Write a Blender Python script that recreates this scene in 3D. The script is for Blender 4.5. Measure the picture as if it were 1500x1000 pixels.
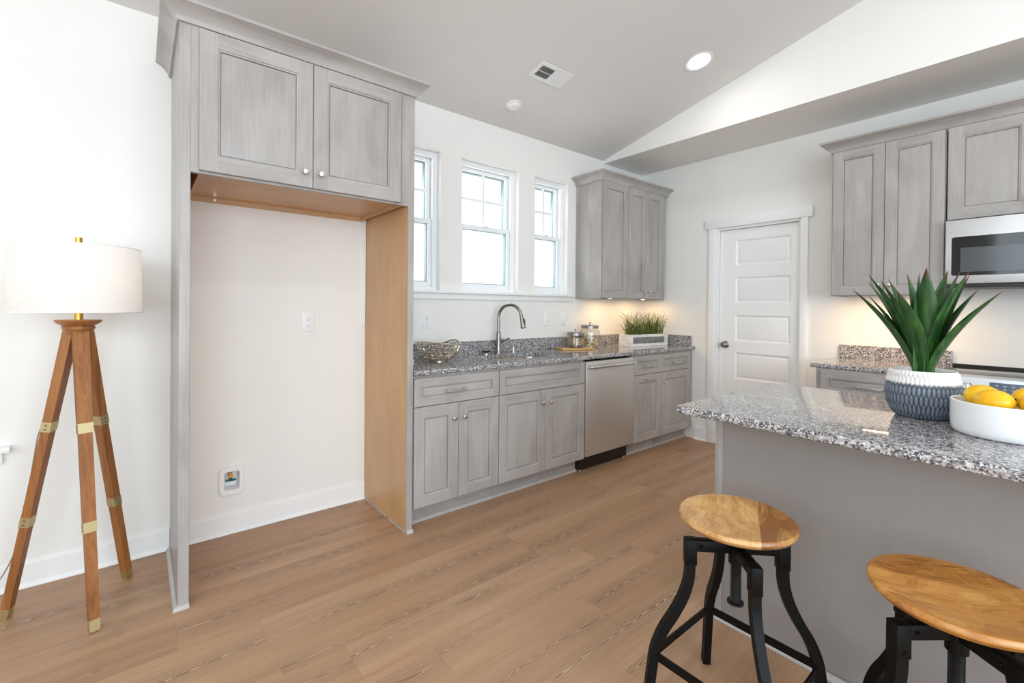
import bpy, bmesh, math, random
from mathutils import Vector, Matrix, noise
random.seed(7)
S = bpy.context.scene
for o in list(bpy.data.objects): bpy.data.objects.remove(o)
COL = S.collection
PI = math.pi

# ------------------------------------------------------------------ camera
F, HY, TH = 669.18, 454.175, 0.68491
PIT, ROL = -0.006714, 0.008948
CAM = (-0.1297, -2.9921, 1.2858)
cam = bpy.data.cameras.new('camera'); co = bpy.data.objects.new('camera', cam); COL.objects.link(co)
cam.sensor_width = 36; cam.sensor_fit = 'HORIZONTAL'; cam.lens = F / 1500 * 36
cam.shift_y = -(500 - HY) / 1500; cam.clip_start = 0.02
d0 = Vector((math.sin(TH), math.cos(TH), 0)); r0 = Vector((math.cos(TH), -math.sin(TH), 0)); u0 = Vector((0, 0, 1))
d1 = d0 * math.cos(PIT) + u0 * math.sin(PIT); u1 = u0 * math.cos(PIT) - d0 * math.sin(PIT)
r2 = r0 * math.cos(ROL) + u1 * math.sin(ROL); u2 = u1 * math.cos(ROL) - r0 * math.sin(ROL)
R = Matrix((r2, u2, -d1)).transposed().to_4x4()
co.matrix_world = Matrix.Translation(CAM) @ R
S.camera = co

# ------------------------------------------------------------------ light and exposure
S.view_settings.view_transform = 'Standard'; S.view_settings.look = 'None'
S.view_settings.gamma = 1; S.view_settings.use_curve_mapping = False
S.view_settings.exposure = 0.0
W = bpy.data.worlds.new('sky'); S.world = W; W.use_nodes = True
bg = W.node_tree.nodes['Background']; bg.inputs[0].default_value = (1, 1, 1, 1); bg.inputs[1].default_value = 1.35

def area(name, loc, target, sx, sy, power, color=(1, 1, 1), parent=None, spread=None):
    l = bpy.data.lights.new(name, 'AREA'); l.shape = 'RECTANGLE'; l.size = sx; l.size_y = sy
    l.energy = power; l.color = color
    if spread: l.spread = spread
    o = bpy.data.objects.new(name, l); COL.objects.link(o); o.location = loc
    o.rotation_euler = (Vector(target) - Vector(loc)).to_track_quat('-Z', 'Y').to_euler()
    if parent: o.parent = parent
    return o
# added daylight lamps at windows; the rear and left-wall windows are invented, unseen
area('daylight_fill_back', (-0.4, -6.38, 1.6), (-0.2, 0, 1.6), 4.2, 2.1, 166, (.785, .92, 1.045))
area('daylight_fill_left', (-3.12, -3.6, 2.0), (4, -3.2, 1.9), 2.8, 1.7, 58, (.79, .92, 1.01))
area('daylight_left_window', (-1.2, 0.16, 1.45), (-1.2, -3, 1.3), 1.0, 1.6, 4, (.80, .92, 1.02))
area('daylight_kitchen_windows', (2.09, 0.22, 1.93), (2.09, -3, 1.2), 1.7, 0.95, 12, (1, .985, .96))
# added overhead fill lamps without fixtures, behind and beside the camera
for n_, (x_, y_) in enumerate(((.7, -2.9), (2.4, -2.9), (-1.2, -2.9), (.7, -4.6), (2.4, -4.6))):
    z_ = 2.762 + .2474 * (-y_ if y_ >= -3.25 else 6.5 + y_) - .04
    area('ceiling_glow', (x_, y_, z_), (x_, y_, 0), .16, .16, 6.5, (.90, .95, .96))

# ------------------------------------------------------------------ helpers
class MB:
    def __init__(s): s.bm = bmesh.new()
    def _merge(s, b, mat=0):
        for f in b.faces: f.material_index = mat
        me = bpy.data.meshes.new('t'); b.to_mesh(me); b.free(); s.bm.from_mesh(me); bpy.data.meshes.remove(me); return s
    def box(s, a, b, bev=0.0, seg=2, mat=0):
        t = bmesh.new(); bmesh.ops.create_cube(t, size=1)
        a, b = Vector(a), Vector(b); c = (a + b) / 2; sz = Vector([abs(q) for q in (b - a)])
        for v in t.verts: v.co = Vector((v.co.x * sz.x, v.co.y * sz.y, v.co.z * sz.z)) + c
        if bev: bmesh.ops.bevel(t, geom=t.edges[:], offset=min(bev, min(sz) * .45), segments=seg, profile=.5, affect='EDGES')
        return s._merge(t, mat)
    def xbox(s, M, a, b, bev=0.0, seg=2, mat=0):
        q = MB().box(a, b, bev, seg); q.bm.transform(M); return s._merge(q.bm, mat)
    def lathe(s, prof, center=(0, 0, 0), n=32, mat=0, M=None, fn=None):
        t = bmesh.new(); rings = []
        for r, z in prof:
            if r < 1e-6: rings.append([t.verts.new((0, 0, z))])
            else: rings.append([t.verts.new((r * math.cos(2 * PI * i / n), r * math.sin(2 * PI * i / n), z)) for i in range(n)])
        for a, b in zip(rings, rings[1:]):
            for i in range(n):
                j = (i + 1) % n
                if len(a) == 1 and len(b) == 1: continue
                if len(a) == 1: t.faces.new((a[0], b[j], b[i]))
                elif len(b) == 1: t.faces.new((a[i], a[j], b[0]))
                else: t.faces.new((a[i], a[j], b[j], b[i]))
        bmesh.ops.recalc_face_normals(t, faces=t.faces[:])
        if fn:
            for v in t.verts: v.co = fn(v.co)
        t.transform((Matrix.Translation(center) @ M) if M else Matrix.Translation(center))
        return s._merge(t, mat)
    def cyl(s, p, q, r, r2=None, n=20, mat=0):
        p, q = Vector(p), Vector(q); h = (q - p).length
        M = (q - p).to_track_quat('Z', 'Y').to_matrix().to_4x4()
        return s.lathe([(0, 0), (r, 0), (r2 if r2 is not None else r, h), (0, h)], p, n, mat, M)
    def sweep(s, pts, sec, mat=0, closed=False, up=None, scales=None, cap=True):
        """sec: list of (side, up) points; pts: path"""
        t = bmesh.new(); P = [Vector(p) for p in pts]; n = len(P); rings = []; prev = None
        for i, p in enumerate(P):
            if closed: tan = (P[(i + 1) % n] - P[i - 1])
            else: tan = P[min(i + 1, n - 1)] - P[max(i - 1, 0)]
            tan.normalize()
            if up is not None: uu = Vector(up)
            else: uu = prev if prev else (Vector((0, 0, 1)) if abs(tan.z) < .9 else Vector((1, 0, 0)))
            sd = tan.cross(uu); sd.normalize(); u_ = sd.cross(tan); u_.normalize(); prev = u_
            k = scales[i] if scales else 1.0
            rings.append([t.verts.new(p + sd * (a * k) + u_ * (b * k)) for a, b in sec])
        m = len(sec); rr = list(zip(rings, rings[1:]))
        if closed: rr.append((rings[-1], rings[0]))
        for a, b in rr:
            for i in range(m): t.faces.new((a[i], a[(i + 1) % m], b[(i + 1) % m], b[i]))
        if not closed and cap:
            t.faces.new(rings[0]); t.faces.new(rings[-1])
        bmesh.ops.recalc_face_normals(t, faces=t.faces[:])
        return s._merge(t, mat)
    def tube(s, pts, r, n=10, mat=0, closed=False, scales=None):
        return s.sweep(pts, [(r * math.cos(2 * PI * i / n), r * math.sin(2 * PI * i / n)) for i in range(n)], mat, closed, None, scales)
    def prism(s, poly, z0, z1, mat=0, bev=0.0):
        t = bmesh.new(); a = [t.verts.new((x, y, z0)) for x, y in poly]; b = [t.verts.new((x, y, z1)) for x, y in poly]
        n = len(poly)
        t.faces.new(a[::-1]); t.faces.new(b)
        for i in range(n): t.faces.new((a[i], a[(i + 1) % n], b[(i + 1) % n], b[i]))
        bmesh.ops.recalc_face_normals(t, faces=t.faces[:])
        if bev:
            es = [e for e in t.edges if abs(e.verts[0].co.z - e.verts[1].co.z) < 1e-6]
            bmesh.ops.bevel(t, geom=es, offset=bev, segments=3, profile=.5, affect='EDGES')
        return s._merge(t, mat)
    def extrude_x(s, prof, x0, x1, mat=0):
        """prof list of (y,z)"""
        t = bmesh.new(); a = [t.verts.new((x0, y, z)) for y, z in prof]; b = [t.verts.new((x1, y, z)) for y, z in prof]; n = len(prof)
        t.faces.new(a); t.faces.new(b[::-1])
        for i in range(n): t.faces.new((a[i], a[(i + 1) % n], b[(i + 1) % n], b[i]))
        bmesh.ops.recalc_face_normals(t, faces=t.faces[:])
        return s._merge(t, mat)
    def panel(s, u0, v0, u1, v1, yf, rings, mat=0, matfill=None, mathor=None):
        """raised/recessed panel facing -y; rings list of (inset, out) front y = yf - out"""
        t = bmesh.new(); L = []
        for ins, out in rings:
            L.append([t.verts.new(p) for p in ((u0 + ins, yf - out, v0 + ins), (u1 - ins, yf - out, v0 + ins), (u1 - ins, yf - out, v1 - ins), (u0 + ins, yf - out, v1 - ins))])
        for f in L[:1]: t.faces.new(f[::-1])
        for k, (a, b) in enumerate(zip(L, L[1:])):
            if mathor is not None and abs(rings[k][1] - rings[k + 1][1]) < 1e-9 and rings[k + 1][0] - rings[k][0] > .02:
                # stiles run full height, rails fit between them
                y = a[0].co.y; xa, xb, xc, xd = a[0].co.x, b[0].co.x, b[1].co.x, a[1].co.x; za, zb, zc, zd = a[0].co.z, b[0].co.z, b[2].co.z, a[2].co.z
                for q, mi in (((xa, za, xb, zd), mat), ((xc, za, xd, zd), mat), ((xb, za, xc, zb), mathor), ((xb, zc, xc, zd), mathor)):
                    f = t.faces.new([t.verts.new(p) for p in ((q[0], y, q[1]), (q[2], y, q[1]), (q[2], y, q[3]), (q[0], y, q[3]))]); f.material_index = mi
                continue
            for i in range(4):
                f = t.faces.new((a[i], a[(i + 1) % 4], b[(i + 1) % 4], b[i])); f.material_index = mathor if (mathor is not None and i in (0, 2)) else mat
        f = t.faces.new(L[-1]); f.material_index = mat if matfill is None else matfill
        bmesh.ops.recalc_face_normals(t, faces=t.faces[:])
        me = bpy.data.meshes.new('t'); t.to_mesh(me); t.free(); s.bm.from_mesh(me); bpy.data.meshes.remove(me); return s
    def xf(s, M): s.bm.transform(M); return s
    def build(s, name, mats, parent=None, loc=None, smooth=35, kind=None):
        me = bpy.data.meshes.new(name); s.bm.to_mesh(me); s.bm.free()
        for m in (mats if isinstance(mats, (list, tuple)) else [mats]): me.materials.append(m)
        if smooth:
            me.shade_smooth(); me.set_sharp_from_angle(angle=math.radians(smooth))
        o = bpy.data.objects.new(name, me); COL.objects.link(o)
        if parent: o.parent = parent
        if loc is not None: o.location = loc
        if kind: o['kind'] = kind
        return o
def empty(name, loc=(0, 0, 0), rz=0.0, parent=None):
    o = bpy.data.objects.new(name, None); COL.objects.link(o); o.location = loc; o.rotation_euler = (0, 0, rz); o.empty_display_size = .05
    if parent: o.parent = parent
    return o
def tag(o, label, cat, group=None, kind=None):
    o['label'] = label; o['category'] = cat
    if group: o['group'] = group
    if kind: o['kind'] = kind
    return o
def thing(name, label, cat, loc=(0, 0, 0), rz=0.0, group=None): return tag(empty(name, loc, rz), label, cat, group)
def struct(o): o['kind'] = 'structure'; return o
def copy_tree(o, parent=None):
    c = o.copy(); COL.objects.link(c)
    if parent: c.parent = parent
    for ch in list(o.children): copy_tree(ch, c)
    return c
def bez(p0, p1, p2, p3, n):
    p0, p1, p2, p3 = map(Vector, (p0, p1, p2, p3)); out = []
    for i in range(n + 1):
        t = i / n; out.append(p0 * (1 - t) ** 3 + p1 * 3 * t * (1 - t) ** 2 + p2 * 3 * t * t * (1 - t) + p3 * t ** 3)
    return out
def spline(pts, per=6):
    P = [Vector(p) for p in pts]; P = [P[0] * 2 - P[1]] + P + [P[-1] * 2 - P[-2]]; out = []
    for i in range(1, len(P) - 2):
        a, b, c, d = P[i - 1:i + 3]
        for k in range(per):
            t = k / per
            out.append(.5 * ((2 * b) + (c - a) * t + (2 * a - 5 * b + 4 * c - d) * t * t + (3 * b - a - 3 * c + d) * t ** 3))
    out.append(P[-2]); return out

# ------------------------------------------------------------------ materials
def srgb(r, g, b):
    f = lambda c: (c / 255 / 12.92) if c / 255 <= .04045 else ((c / 255 + .055) / 1.055) ** 2.4
    return (f(r), f(g), f(b), 1)
class NT:
    def __init__(s, name):
        s.m = bpy.data.materials.new(name); s.m.use_nodes = True; s.t = s.m.node_tree; s.n = s.t.nodes; s.l = s.t.links
        s.p = s.n['Principled BSDF']; s.out = s.n['Material Output']
    def node(s, typ, **kw):
        n = s.n.new(typ)
        for k, v in kw.items(): setattr(n, k, v)
        return n
    def set(s, n, i, v):
        if hasattr(v, 'bl_idname') or hasattr(v, 'is_output'): s.l.new(v, n.inputs[i])
        else: n.inputs[i].default_value = v
    def math(s, op, a, b=None, c=None, clamp=False):
        n = s.node('ShaderNodeMath', operation=op, use_clamp=clamp); s.set(n, 0, a)
        if b is not None: s.set(n, 1, b)
        if c is not None: s.set(n, 2, c)
        return n.outputs[0]
    def coord(s, what='Object'): return s.node('ShaderNodeTexCoord').outputs[what]
    def mapping(s, vec, scale=(1, 1, 1), rot=(0, 0, 0), loc=(0, 0, 0)):
        n = s.node('ShaderNodeMapping'); s.l.new(vec, n.inputs[0]); n.inputs['Scale'].default_value = scale; n.inputs['Rotation'].default_value = rot
        s.set(n, 'Location', loc); return n.outputs[0]
    def noise(s, vec, scale, detail=3, rough=.5, dist=0.0):
        n = s.node('ShaderNodeTexNoise'); s.l.new(vec, n.inputs['Vector']); n.inputs['Scale'].default_value = scale; n.inputs['Detail'].default_value = detail
        n.inputs['Roughness'].default_value = rough; n.inputs['Distortion'].default_value = dist; return n.outputs[0]
    def ramp(s, fac, stops, interp='LINEAR'):
        n = s.node('ShaderNodeValToRGB'); s.l.new(fac, n.inputs[0]); r = n.color_ramp; r.interpolation = interp
        while len(r.elements) < len(stops): r.elements.new(.5)
        for e, (p, c) in zip(r.elements, stops): e.position = p; e.color = c if len(c) == 4 else (*c, 1)
        return n.outputs[0]
    def mix(s, fac, a, b, typ='MIX'):
        n = s.node('ShaderNodeMix', data_type='RGBA', blend_type=typ); s.set(n, 0, fac)
        for i, v in ((6, a), (7, b)): s.set(n, i, v)
        return n.outputs[2]
    def bump(s, h, strength=.2, dist=.002):
        n = s.node('ShaderNodeBump'); s.l.new(h, n.inputs['Height']); n.inputs['Strength'].default_value = strength; n.inputs['Distance'].default_value = dist
        s.l.new(n.outputs[0], s.p.inputs['Normal'])
    def base(s, c): s.set(s.p, 'Base Color', c)
def plain(name, col, rough=.5, metal=0.0, var=.0, spec=None):
    t = NT(name); t.p.inputs['Roughness'].default_value = rough; t.p.inputs['Metallic'].default_value = metal
    if spec is not None: t.p.inputs['Specular IOR Level'].default_value = spec
    if var:
        nz = t.noise(t.coord(), 6, 4, .6)
        dk = tuple(c * (1 - var) for c in col[:3]) + (1,); lt = tuple(min(1, c * (1 + var)) for c in col[:3]) + (1,)
        t.base(t.ramp(nz, [(.3, dk), (.7, lt)]))
    else: t.base(col)
    return t.m
M_wall = plain('wall_paint', srgb(238, 236, 232), .75, 0, .006)
M_ceil = plain('ceiling_paint', srgb(226, 223, 220), .9, 0, .006)
M_trim = plain('trim_paint', srgb(243, 243, 242), .4, 0, .004)
M_vinyl = plain('window_vinyl', srgb(240, 242, 243), .35)
M_bead = plain('glazing_bead', srgb(150, 172, 174), .5)
M_plastic = plain('white_plastic', srgb(240, 240, 240), .35)
M_dark = plain('dark_slot', srgb(45, 43, 42), .6)
M_black = plain('black_plastic', srgb(18, 18, 19), .4)
M_nickel = plain('brushed_nickel', srgb(212, 208, 202), .3, 1.0, .05)
M_gunmetal = plain('dark_nickel', srgb(150, 146, 142), .28, 1.0, .05)
M_chrome = plain('chrome', srgb(225, 225, 226), .12, 1.0)
M_brass = plain('brass', srgb(206, 190, 146), .4, 1.0, .05)
M_gold = plain('gold_brass', srgb(214, 166, 82), .3, 1.0, .04)
M_iron = plain('black_iron', srgb(7, 7, 7), .5, 0, .1, .2)
M_screw = plain('dark_threaded_steel', srgb(60, 59, 58), .4, .8, .1)
M_ceramic = plain('white_ceramic', srgb(240, 241, 242), .25, 0, .004)
M_lidmetal = plain('lid_metal', srgb(150, 148, 147), .3, 1.0, .05)
M_soil = plain('soil', srgb(62, 56, 38), .9, 0, .3)
M_moss = plain('moss', srgb(58, 74, 30), .8, 0, .3)

def stained(name, axis, c_lo, c_hi, seed=0):
    t = NT(name); oi = t.node('ShaderNodeObjectInfo')
    rnd = t.math('MULTIPLY', oi.outputs['Random'], 13.0)
    cv = t.node('ShaderNodeCombineXYZ')
    for i in range(3): t.l.new(rnd, cv.inputs[i])
    va = t.node('ShaderNodeVectorMath', operation='ADD'); t.l.new(t.coord(), va.inputs[0]); t.l.new(cv.outputs[0], va.inputs[1]); v = va.outputs[0]
    sc = [34, 34, 34]; sc[axis] = 1.6
    g = t.noise(t.mapping(v, tuple(sc)), 1.0, 5, .62, .6)
    sc2 = [150, 150, 150]; sc2[axis] = 5
    g2 = t.noise(t.mapping(v, tuple(sc2)), 1.0, 2, .5)
    sc3 = [5, 5, 5]; sc3[axis] = 2.2
    b = t.noise(t.mapping(v, tuple(sc3)), 1.0, 3, .55, .8)
    f = t.math('ADD', t.math('MULTIPLY', g, .26), t.math('ADD', t.math('MULTIPLY', g2, .2), t.math('MULTIPLY', b, .56)))
    t.base(t.ramp(f, [(.34, c_lo), (.68, c_hi)])); t.p.inputs['Roughness'].default_value = .38
    t.bump(g2, .04, .001); return t.m
CL, CH = srgb(152, 146, 142), srgb(182, 177, 173)
M_cab = stained('gray_stained_maple', 2, CL, CH)
M_cabh = stained('gray_stained_maple_rail', 0, CL, CH)
M_shoe = stained('gray_stained_shoe', 0, srgb(176, 170, 165), srgb(196, 191, 187))
M_cabflat = stained('gray_cabinet_panel', 2, srgb(147, 141, 137), srgb(153, 147, 143))
M_maple = stained('natural_maple', 2, srgb(190, 148, 104), srgb(210, 170, 126))
M_mapleh = stained('natural_maple_underside', 0, srgb(190, 148, 108), srgb(212, 172, 130))

def lampwood():
    t = NT('lamp_walnut'); v = t.coord()
    g = t.noise(t.mapping(v, (70, 70, 3)), 1.0, 4, .6, .8); b = t.noise(t.mapping(v, (14, 14, 1.5)), 1.0, 3)
    t.base(t.ramp(t.math('ADD', t.math('MULTIPLY', g, .6), t.math('MULTIPLY', b, .4)), [(.3, srgb(116, 68, 30)), (.5, srgb(150, 94, 46)), (.72, srgb(176, 118, 62))]))
    t.p.inputs['Roughness'].default_value = .45; return t.m
M_lampwood = lampwood()

def granite():
    t = NT('granite'); v = t.coord()
    wv = t.node('ShaderNodeVectorMath', operation='ADD'); nz = t.node('ShaderNodeTexNoise'); t.l.new(v, nz.inputs['Vector']); nz.inputs['Scale'].default_value = 90
    sc = t.node('ShaderNodeVectorMath', operation='SCALE'); t.l.new(nz.outputs[1], sc.inputs[0]); sc.inputs['Scale'].default_value = .003
    t.l.new(v, wv.inputs[0]); t.l.new(sc.outputs[0], wv.inputs[1]); v2 = wv.outputs[0]
    def vor(scale):
        n = t.node('ShaderNodeTexVoronoi'); t.l.new(v2, n.inputs['Vector']); n.inputs['Scale'].default_value = scale
        sp = t.node('ShaderNodeSeparateColor'); t.l.new(n.outputs['Color'], sp.inputs[0]); return sp.outputs
    a = vor(190); b = vor(260); c = vor(120)
    base = t.ramp(a[0], [(0, srgb(82, 84, 92)), (.18, srgb(130, 127, 126)), (.38, srgb(166, 162, 160)), (.60, srgb(192, 189, 188)), (.80, srgb(216, 215, 216)), (.93, srgb(156, 144, 136))], 'CONSTANT')
    dk = t.ramp(b[1], [(0, (1, 1, 1)), (.10, (0, 0, 0))], 'CONSTANT')
    c1 = t.mix(dk, base, srgb(60, 63, 73))
    dk2 = t.ramp(c[2], [(0, (1, 1, 1)), (.065, (0, 0, 0))], 'CONSTANT')
    c2 = t.mix(dk2, c1, srgb(74, 77, 87))
    big = t.noise(v, 9, 2); cl = t.ramp(big, [(.35, (.93, .92, .92)), (.65, (1.04, 1.04, 1.05))])
    t.base(t.mix(1.0, c2, cl, 'MULTIPLY'))
    t.p.inputs['Roughness'].default_value = .055; return t.m
M_granite = granite()

def floor_mat():
    t = NT('oak_plank_floor'); v = t.coord(); sp = t.node('ShaderNodeSeparateXYZ'); t.l.new(v, sp.inputs[0]); X, Y = sp.outputs[0], sp.outputs[1]
    wd, ln = .182, 1.22
    yr = t.math('DIVIDE', Y, wd); row = t.math('FLOOR', yr); fy = t.math('FRACT', yr)
    wn = t.node('ShaderNodeTexWhiteNoise', noise_dimensions='1D'); t.l.new(row, wn.inputs['W'])
    xr = t.math('ADD', t.math('DIVIDE', X, ln), t.math('MULTIPLY', wn.outputs[0], 7.31)); colm = t.math('FLOOR', xr); fx = t.math('FRACT', xr)
    cid = t.node('ShaderNodeCombineXYZ'); t.l.new(row, cid.inputs[0]); t.l.new(colm, cid.inputs[1])
    w2 = t.node('ShaderNodeTexWhiteNoise', noise_dimensions='2D'); t.l.new(cid.outputs[0], w2.inputs['Vector'])
    sc = t.node('ShaderNodeSeparateColor'); t.l.new(w2.outputs[1], sc.inputs[0]); r1, r2_, r3 = sc.outputs[0], sc.outputs[1], sc.outputs[2]
    # log rings cut by the plank face
    ly = t.math('MULTIPLY', t.math('SUBTRACT', fy, t.math('ADD', t.math('MULTIPLY', r2_, .9), .05)), wd)
    lx = t.math('MULTIPLY', t.math('SUBTRACT', fx, r3), ln)
    seedv = t.node('ShaderNodeCombineXYZ'); t.l.new(t.math('ADD', X, t.math('MULTIPLY', r1, 53.0)), seedv.inputs[0]); t.l.new(t.math('ADD', Y, t.math('MULTIPLY', r2_, 31.0)), seedv.inputs[1]); t.l.new(t.math('MULTIPLY', r3, 17.0), seedv.inputs[2])
    sv = seedv.outputs[0]
    wob = t.math('MULTIPLY', t.math('SUBTRACT', t.noise(t.mapping(sv, (1.5, 1, 1)), 1.0, 2), .5), .07)
    wob2 = t.math('MULTIPLY', t.math('SUBTRACT', t.noise(t.mapping(sv, (14, 40, 1)), 1.0, 2), .5), .009)
    yy = t.math('ADD', ly, t.math('ADD', wob, wob2))
    rr = t.math('SQRT', t.math('ADD', t.math('MULTIPLY', yy, yy), .000016))
    sgn = t.math('SUBTRACT', t.math('MULTIPLY', t.math('GREATER_THAN', r1, .5), 2.0), 1.0)
    slow = t.math('MULTIPLY', t.noise(t.mapping(sv, (3.0, 4, 1)), 1.0, 2), 5.0)
    ph = t.math('FRACT', t.math('ADD', t.math('ADD', t.math('MULTIPLY', t.math('MULTIPLY', lx, sgn), 12.0), t.math('MULTIPLY', rr, 100.0)), slow))
    ring = t.math('POWER', ph, 1.6)
    # nested cathedral arches run along the heart of each board
    near = t.math('SUBTRACT', 1.0, t.math('DIVIDE', rr, .062), clamp=True)
    patch = t.ramp(t.noise(t.mapping(sv, (1.8, 5, 1)), 1.0, 2), [(.38, (0, 0, 0)), (.58, (1, 1, 1))])
    fig = t.math('MULTIPLY', t.math('MULTIPLY', ring, t.math('POWER', near, .7)), t.math('ADD', patch, .3))
    fib = t.noise(t.mapping(sv, (3.2, 170, 1)), 1.0, 4, .65)
    fib2 = t.noise(t.mapping(sv, (1.2, 26, 1)), 1.0, 3, .6, .5)
    base = t.ramp(t.math('ADD', t.math('MULTIPLY', fib, .4), t.math('ADD', t.math('MULTIPLY', fib2, .42), t.math('MULTIPLY', r1, .18))),
                  [(.25, srgb(150, 113, 85)), (.45, srgb(172, 134, 103)), (.62, srgb(184, 148, 117)), (.8, srgb(200, 170, 142))])
    pale = t.math('MULTIPLY', t.math('MULTIPLY', near, patch), .35)
    c1 = t.mix(pale, base, srgb(204, 178, 152))
    c2 = t.mix(t.math('MULTIPLY', fig, .92, clamp=True), c1, srgb(104, 73, 50))
    # joints
    ey = t.math('MINIMUM', fy, t.math('SUBTRACT', 1.0, fy)); ex = t.math('MINIMUM', fx, t.math('SUBTRACT', 1.0, fx))
    jl = t.math('MAXIMUM', t.math('LESS_THAN', ey, .004), t.math('LESS_THAN', ex, .0012))
    t.base(t.mix(t.math('MULTIPLY', jl, .14), c2, srgb(110, 84, 64)))
    t.p.inputs['Roughness'].default_value = .42; t.p.inputs['Specular IOR Level'].default_value = .4
    t.bump(t.math('SUBTRACT', fib, t.math('MULTIPLY', jl, .6)), .08, .001); return t.m
M_floor = floor_mat()

def mango(name, cols, ang, seams, tones, fleck):
    t = NT(name); v = t.coord(); n = (math.cos(ang), math.sin(ang), 0)
    dp = t.node('ShaderNodeVectorMath', operation='DOT_PRODUCT'); t.l.new(v, dp.inputs[0]); dp.inputs[1].default_value = n; u = dp.outputs['Value']
    k = None
    for sx_, d in zip(seams, tones):      # glued boards, each with its own tone
        st = t.math('MULTIPLY', t.math('GREATER_THAN', u, sx_), d); k = st if k is None else t.math('ADD', k, st)
    q = t.mapping(v, (1, 1, 1), (0, 0, -ang)); cv = t.node('ShaderNodeCombineXYZ'); t.l.new(t.math('MULTIPLY', k, 7.0), cv.inputs[1]); t.l.new(t.math('MULTIPLY', k, 3.0), cv.inputs[2])
    va = t.node('ShaderNodeVectorMath', operation='ADD'); t.l.new(q, va.inputs[0]); t.l.new(cv.outputs[0], va.inputs[1]); q = va.outputs[0]
    b = t.noise(t.mapping(q, (11, 4.5, 9)), 1.0, 2, .5, 1.6)
    band = t.math('FRACT', t.math('MULTIPLY', b, 9.0)); band = t.math('ABSOLUTE', t.math('SUBTRACT', band, .5))
    g = t.noise(t.mapping(q, (150, 10, 80)), 1.0, 3, .6)
    f = t.math('ADD', t.math('ADD', t.math('MULTIPLY', b, .5), t.math('MULTIPLY', band, .15)), t.math('ADD', t.math('MULTIPLY', g, .22), k))
    col = t.ramp(f, [(.24, cols[0]), (.41, cols[1]), (.58, cols[2])])
    st = t.ramp(t.noise(t.mapping(q, (90, 9, 30)), 1.0, 2, .5), [(.66, (0, 0, 0)), (.76, (1, 1, 1))])
    t.base(t.mix(t.math('MULTIPLY', st, fleck), col, cols[3])); t.p.inputs['Roughness'].default_value = .33
    t.p.inputs['Coat Weight'].default_value = .25; t.p.inputs['Coat Roughness'].default_value = .2
    t.bump(g, .03, .001); return t.m
M_seatA = mango('mango_wood_blond', [srgb(142, 92, 46), srgb(196, 146, 88), srgb(224, 182, 124), srgb(120, 74, 38)], -1.15, (-.06, .062), (.05, -.2), .25)
M_seatB = mango('mango_wood_honey', [srgb(132, 80, 30), srgb(182, 122, 54), srgb(208, 154, 80), srgb(84, 48, 20)], .45, (-.05, .06), (.06, -.1), .7)

def brushed(name, col, rough, axis, var=.05):
    t = NT(name); sc = [260, 260, 260]; sc[axis] = 2
    g = t.noise(t.mapping(t.coord(), tuple(sc)), 1.0, 3, .6)
    dk = tuple(c * (1 - var) for c in col[:3]) + (1,); lt = tuple(min(1, c * (1 + var)) for c in col[:3]) + (1,)
    t.base(t.ramp(g, [(.3, dk), (.7, lt)])); t.p.inputs['Metallic'].default_value = 1; t.p.inputs['Roughness'].default_value = rough
    t.p.inputs['Anisotropic'].default_value = .4
    return t.m
M_steel = brushed('stainless_steel', srgb(212, 214, 216), .34, 0)
M_steelv = brushed('dishwasher_steel', srgb(204, 199, 194), .44, 0)
_p = M_steelv.node_tree.nodes['Principled BSDF']; _p.inputs['Metallic'].default_value = .72
M_sink = brushed('sink_steel', srgb(190, 186, 180), .25, 0)

def thin_glass(name, tint=(1, 1, 1, 1), fac=.06, rough=.0):
    t = NT(name); t.n.remove(t.p)
    tr = t.node('ShaderNodeBsdfTransparent'); tr.inputs[0].default_value = tint
    gl = t.node('ShaderNodeBsdfGlossy'); gl.inputs['Roughness'].default_value = rough
    lw = t.node('ShaderNodeLayerWeight'); lw.inputs[0].default_value = .5
    fr = t.math('ADD', t.math('MULTIPLY', t.math('POWER', lw.outputs['Facing'], 5.0), .8), fac, clamp=True)
    mx = t.node('ShaderNodeMixShader'); t.l.new(fr, mx.inputs[0]); t.l.new(tr.outputs[0], mx.inputs[1]); t.l.new(gl.outputs[0], mx.inputs[2])
    t.l.new(mx.outputs[0], t.out.inputs[0]); return t.m
M_pane = thin_glass('window_glass', (.97, .99, .99, 1), .03)
M_jarglass = thin_glass('jar_glass', (.95, .96, .96, 1), .05)

def emit(name, col, strength):
    t = NT(name); t.n.remove(t.p); e = t.node('ShaderNodeEmission'); e.inputs[0].default_value = col; e.inputs[1].default_value = strength; t.l.new(e.outputs[0], t.out.inputs[0]); return t.m
M_downlight = emit('downlight_lens', (1, .97, .92, 1), 6)
M_led = emit('warm_led', (1, .70, .38, 1), 60)
M_puck = emit('warm_puck_lens', (1, .74, .42, 1), 8)
M_bulb = emit('lamp_bulb', (1, .86, .68, 1), 6)

def shade_mat():
    t = NT('linen_shade'); t.n.remove(t.p); v = t.coord()
    w = t.noise(t.mapping(v, (300, 300, 300)), 1.0, 2); c = t.ramp(w, [(.3, srgb(240, 237, 234)), (.7, srgb(252, 250, 248))])
    d = t.node('ShaderNodeBsdfDiffuse'); t.l.new(c, d.inputs[0]); tl = t.node('ShaderNodeBsdfTranslucent'); t.l.new(c, tl.inputs[0])
    mx = t.node('ShaderNodeMixShader'); mx.inputs[0].default_value = .45; t.l.new(d.outputs[0], mx.inputs[1]); t.l.new(tl.outputs[0], mx.inputs[2]); t.l.new(mx.outputs[0], t.out.inputs[0]); return t.m
M_shade = shade_mat()

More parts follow.
